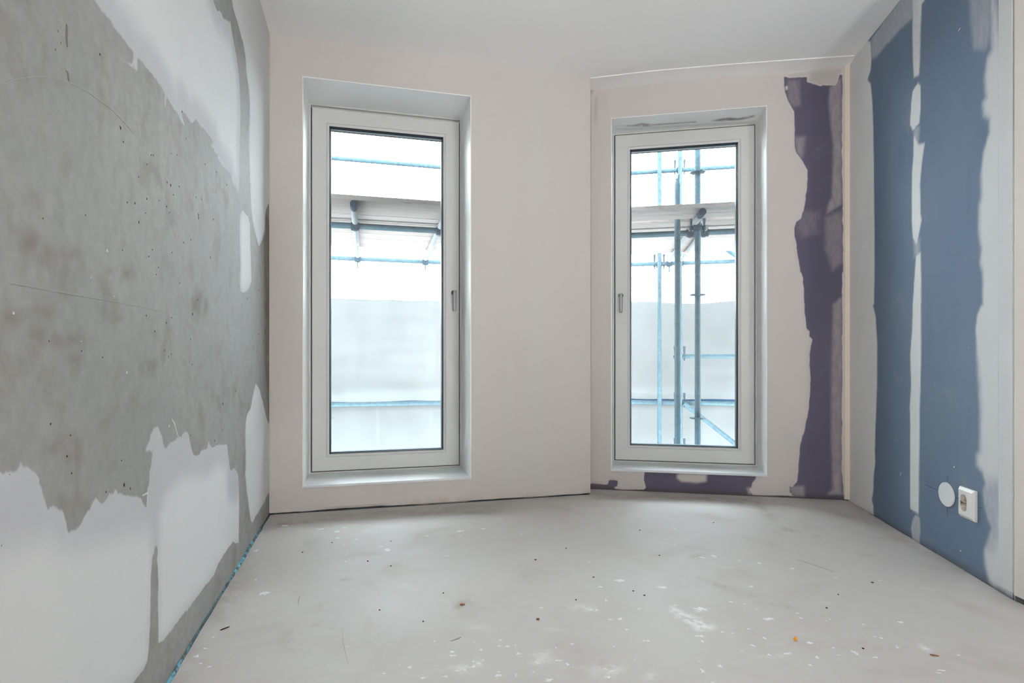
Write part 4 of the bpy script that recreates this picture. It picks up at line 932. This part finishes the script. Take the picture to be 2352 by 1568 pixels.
# transoms under the deck, white tubes with end couplers
def transom(pn, pf, red=.62):
    d = (pf - pn) / np.linalg.norm(pf - pn)
    o = sp(tube('transom', pn, pf, .024, M_ALU))
    m = pn + (pf - pn) * red
    b = tube('marking_band', m, m + d * .05, .0247, M_RED); b.parent = o; b.matrix_parent_inverse = o.matrix_world.inverted()
    return o
ZT = ZL + .0
def cross(px, P0, d): p = on_line(px, P0, d); return X3(p, ZL)
def near(p, n, back): q = p + n * back; return q
tr = []
LN1 = abs(float(np.dot(hitz(887, 463, ZD) - X3(ki, ZD), -N1))) - .02; LN2 = abs(float(np.dot(hitz(1560, 479, ZD) - X3(ki, ZD), -N2))) - .02
for px_in, px_out, N_, E_, i_, o_ in ((815.5, 821.5, N1, E1, in1, out1), (1010.5, 977, N1, E1, in1, out1), (1586, 1537, N2, E2, in2, out2), (1618, 1563, N2, E2, in2, out2)):
    a = cross(px_in, i_, E_); b = cross(px_out, o_, E_); dd = (b - a) / np.linalg.norm(b - a)
    tr.append((a, b, dd, N_, E_)); LN = LN1 if N_ is N1 else LN2
    up = np.array([0, 0, .0])
    transom(a - dd * (LN if px_in != 1618 else .05) + np.array([0, 0, .028]), b + dd * .06 + np.array([0, 0, .028]))
    coupler(a + np.array([0, 0, -.004]), E_, dd, wedge=False); coupler(b + np.array([0, 0, -.004]), E_, dd, wedge=False)
    bm = bmesh.new(); bm_tube(bm, b + np.array([0, 0, -.1]), b + np.array([0, 0, -.02]), .007, seg=8); sp(from_bm('bolt', bm, M_COUP))
    # rubber end cap at the facade
    if px_in != 1618:
        e0 = a - dd * LN + np.array([0, 0, .028]); sp(tube('end_cap', e0 - dd * .004, e0 + dd * .12, .0265, M_COUP))
# standards
pl_in = hitz(1580, 505, ZD)
q1 = on_line(1514, out2, E2); q2 = on_line(1556, pl_in, E2); q3 = on_line(1602.5, pl_in, E2)
offs = N2[:2] * -.055
def standard(p, z0, z1): return sp(tube('standard', X3(p, z0), X3(p, z1), TR, M_GALV))
standard(q1 - offs, -9, 6.2); standard(p2b - offs, -9, 6.2)
s2 = standard(q2, -9, zat(1556, 424, pl_in, E2)); s3_ = standard(q3, -9, 6.2)
bm = bmesh.new(); zt = zat(1556, 424, pl_in, E2); bm_tube(bm, X3(q2, zt), X3(q2, zt + .05), .0205, .017, 12); bm_tube(bm, X3(q2 + np.array([.008, 0]), zt + .03), X3(q2 + np.array([.01, 0]), zt + .08), .011, .008, 8)
sp(from_bm('spigot', bm, M_GALV))
for k in (-5, -3.2): pass
left1 = ko + E1 * -3.6; standard(X3(left1, 0)[:2] - N1[:2] * -.055, -9, 6.2)
# rosettes (pierced discs) on the ringlock standard
def rosette(p, z):
    bm = bmesh.new(); n = 24
    for k in range(n):
        pass
    ro, ri, t = .062, .025, .005; vs = []
    for r_, zz in ((ri, -t), (ro, -t), (ro, t), (ri, t)):
        vs.append([bm.verts.new((p[0] + r_ * (1 - (.10 if (k % 3 == 0 and r_ == ro) else 0)) * math.cos(2 * math.pi * k / n), p[1] + r_ * (1 - (.10 if (k % 3 == 0 and r_ == ro) else 0)) * math.sin(2 * math.pi * k / n), z + zz)) for k in range(n)])
    for g in range(4):
        for k in range(n): bm.faces.new((vs[g][k], vs[g][(k + 1) % n], vs[(g + 1) % 4][(k + 1) % n], vs[(g + 1) % 4][k]))
    return sp(from_bm('rosette', bm, M_GALV))
for py in (395, 677, 960): rosette(q3, zat(1602.5, py, pl_in, E2))
# couplers on the standards
def cpl(pxq, z, E_): coupler(X3(pxq, z), E_, Z)
cpl(p2b, zg2, E2); cpl(p2b, zr2, E2); cpl(p2b, zm2, E2); cpl(q1, ZL - .01, E2); cpl(q3, ZL - .01, E2); cpl(p2b, zat(1563, 1030, out2, E2), E2)
# diagonal braces
b0 = on_line(1570, out2, E2); b1 = on_line(1690, out2, E2)
sp(tube('brace', X3(b0 - offs * 1.1, zat(1570, 925, out2, E2)), X3(b1 + (b1 - b0) * .6 - offs * 1.1, zat(1690, 1020, out2, E2) - .6 * (zat(1570, 925, out2, E2) - zat(1690, 1020, out2, E2))), TR, M_GALV))
c0 = on_line(1665, out2, E2); c1 = on_line(1695, out2, E2)
za, zb = zat(1665, 574, out2, E2), zat(1695, 594, out2, E2)
sp(tube('brace', X3(c0 - offs, za) - (X3(c1, zb) - X3(c0, za)) * .6, X3(c1 - offs, zb) + (X3(c1, zb) - X3(c0, za)) * 6, TR, M_GALV))

# deck boards, each a plank of its own lying across the transoms
def board(k, E_, N_, back, wd, L0, L1, label, th=.034, tilt=0.0, z=ZD):
    P = Plane((k[0], k[1], z), E_, -N_, Z)
    bm = bmesh.new(); bm_box(bm, P, L0, L1, back, back + wd, 0, th, .004)
    o = from_bm('scaffold_board', bm, M_WOOD)
    c = P.at((L0 + L1) / 2, back + wd / 2, 0)
    o.data.transform(Matrix.Translation(-Vector(c))); o.location = c
    return prop(o, label, 'scaffold board', 'planks of the scaffold deck')
e1n = hitz(887, 463, ZD); d1n = float(np.dot(e1n - X3(ki, ZD), -N1)); e1f = hitz(887, 571, ZD); d1f = float(np.dot(e1f - X3(ki, ZD), -N1))
e2n = hitz(1560, 479, ZD); d2n = float(np.dot(e2n - X3(ki, ZD), -N2)); e2f = hitz(1560, 580, ZD); d2f = float(np.dot(e2f - X3(ki, ZD), -N2))
ordn = ('nearest', 'second', 'third', 'fourth', 'fifth', 'sixth', 'seventh', 'eighth', 'ninth')
n1 = 8; w1_ = (d1f - d1n) / n1
for k in range(n1):
    b = d1n + k * w1_; board(ki, E1, N1, b + .003, w1_ - .009, -4.4, -(.14 + .24 * abs(b + w1_ / 2 + (w1_ / 2 if b > 0 else -w1_ / 2))) if b < 0 else -.14 - .0 * b, f'pale wooden scaffold plank outside left window, {ordn[k]} from facade' if k < n1 - 1 else 'pale wooden scaffold plank outside left window, farthest from facade', .034 + .004 * ((k * 7) % 3), z=ZD + .002 * ((k * 5) % 3))
dp = float(np.dot(pl_in - X3(ki, ZD), -N2))                       # the inner standards pass through a gap in the deck
cuts = list(np.linspace(d2n, dp - .034, 3)) ; cuts2 = list(np.linspace(dp + .034, d2f, 7))
spans = list(zip(cuts[:-1], cuts[1:])) + list(zip(cuts2[:-1], cuts2[1:]))
for k, (b, e) in enumerate(spans):
    board(ki, E2, N2, b + .003, e - b - .008, .12, 4.2, f'pale wooden scaffold plank outside right window, {ordn[k]} from facade' if k < len(spans) - 1 else 'pale wooden scaffold plank outside right window, farthest from facade', .034 + .004 * ((k * 5) % 3), z=ZD + .002 * ((k * 3) % 3))

# sheeting tied to the outer face of the scaffold
def sheet(name, back, z0, z1, mat, label, seed, amp=.05, L=5.4, seams=()):
    """One continuous hanging sheet that follows both runs; folds and seams are in the cloth."""
    cpt = isect(out1 - N1 * back, E1, out2 - N2 * back, E2)
    s = np.concatenate([np.linspace(-L, 0, 150)[:-1], np.linspace(0, L, 150)]); t = np.linspace(0, 1, 44)
    S, T = np.meshgrid(s, t)
    bend = sstep(S, -.25, .25)
    nx = -(N1[0] * (1 - bend) + N2[0] * bend); ny = -(N1[1] * (1 - bend) + N2[1] * bend)
    zz = z0 + (z1 - z0) * T + .03 * fbm(S, T * 0, 1.7, seed, 2) * T
    fo = amp * fbm(S * 1.0, zz * .45, 2.2, seed + 3, 3) + amp * .5 * fbm(S * .25, zz * 2.2, 3.0, seed + 9, 2)
    bx = cpt[0] + np.where(S < 0, E1[0], E2[0]) * S + nx * fo; by = cpt[1] + np.where(S < 0, E1[1], E2[1]) * S + ny * fo
    V = np.stack([bx.ravel(), by.ravel(), zz.ravel()], 1); nu = len(s)
    J, I = np.meshgrid(np.arange(len(t) - 1), np.arange(nu - 1), indexing='ij'); b = (J * nu + I).ravel()
    me = bpy.data.meshes.new(name); me.from_pydata(V.tolist(), [], np.stack([b, b + 1, b + nu + 1, b + nu], 1).tolist()); me.update()
    at = me.attributes.new('st', 'FLOAT', 'POINT'); a = np.zeros(S.shape)
    for kind, c, wd, o_ in seams:
        a = np.maximum(a, o_ * np.exp(-(((S if kind == 's' else zz) - c) / wd) ** 2))
    at.data.foreach_set('value', a.ravel())
    o = link(name, me, mat, None, True); so = o.modifiers.new('thickness', 'SOLIDIFY'); so.thickness = .002
    return prop(o, label, 'sheeting')
zs = zat(887, 690, out1 - N1 * .3, E1)
sb = [('s', -5.2 + .62 * k, .012, .8) for k in range(17)]
sheet('scaffold_sheeting', .32, zr1 - .02, zs, M_SHEET, 'pale bluish sheeting hung behind the scaffold at eye level', 5, .06, seams=[('z', zr1 + .10, .07, .9)] + sb[::3])
sheet('scaffold_sheeting', .40, -4.0, zr1 - .03, M_SHEET, 'pale bluish sheeting hung below the lower scaffold rail', 15, .05, seams=sb)
sheet('sheet_edge', .06, zr1 - .02, zr1 + .036, M_SHEETB, 'rolled blue sheet edge along the lower scaffold rail', 25, .03)
bpy.context.view_layer.update()
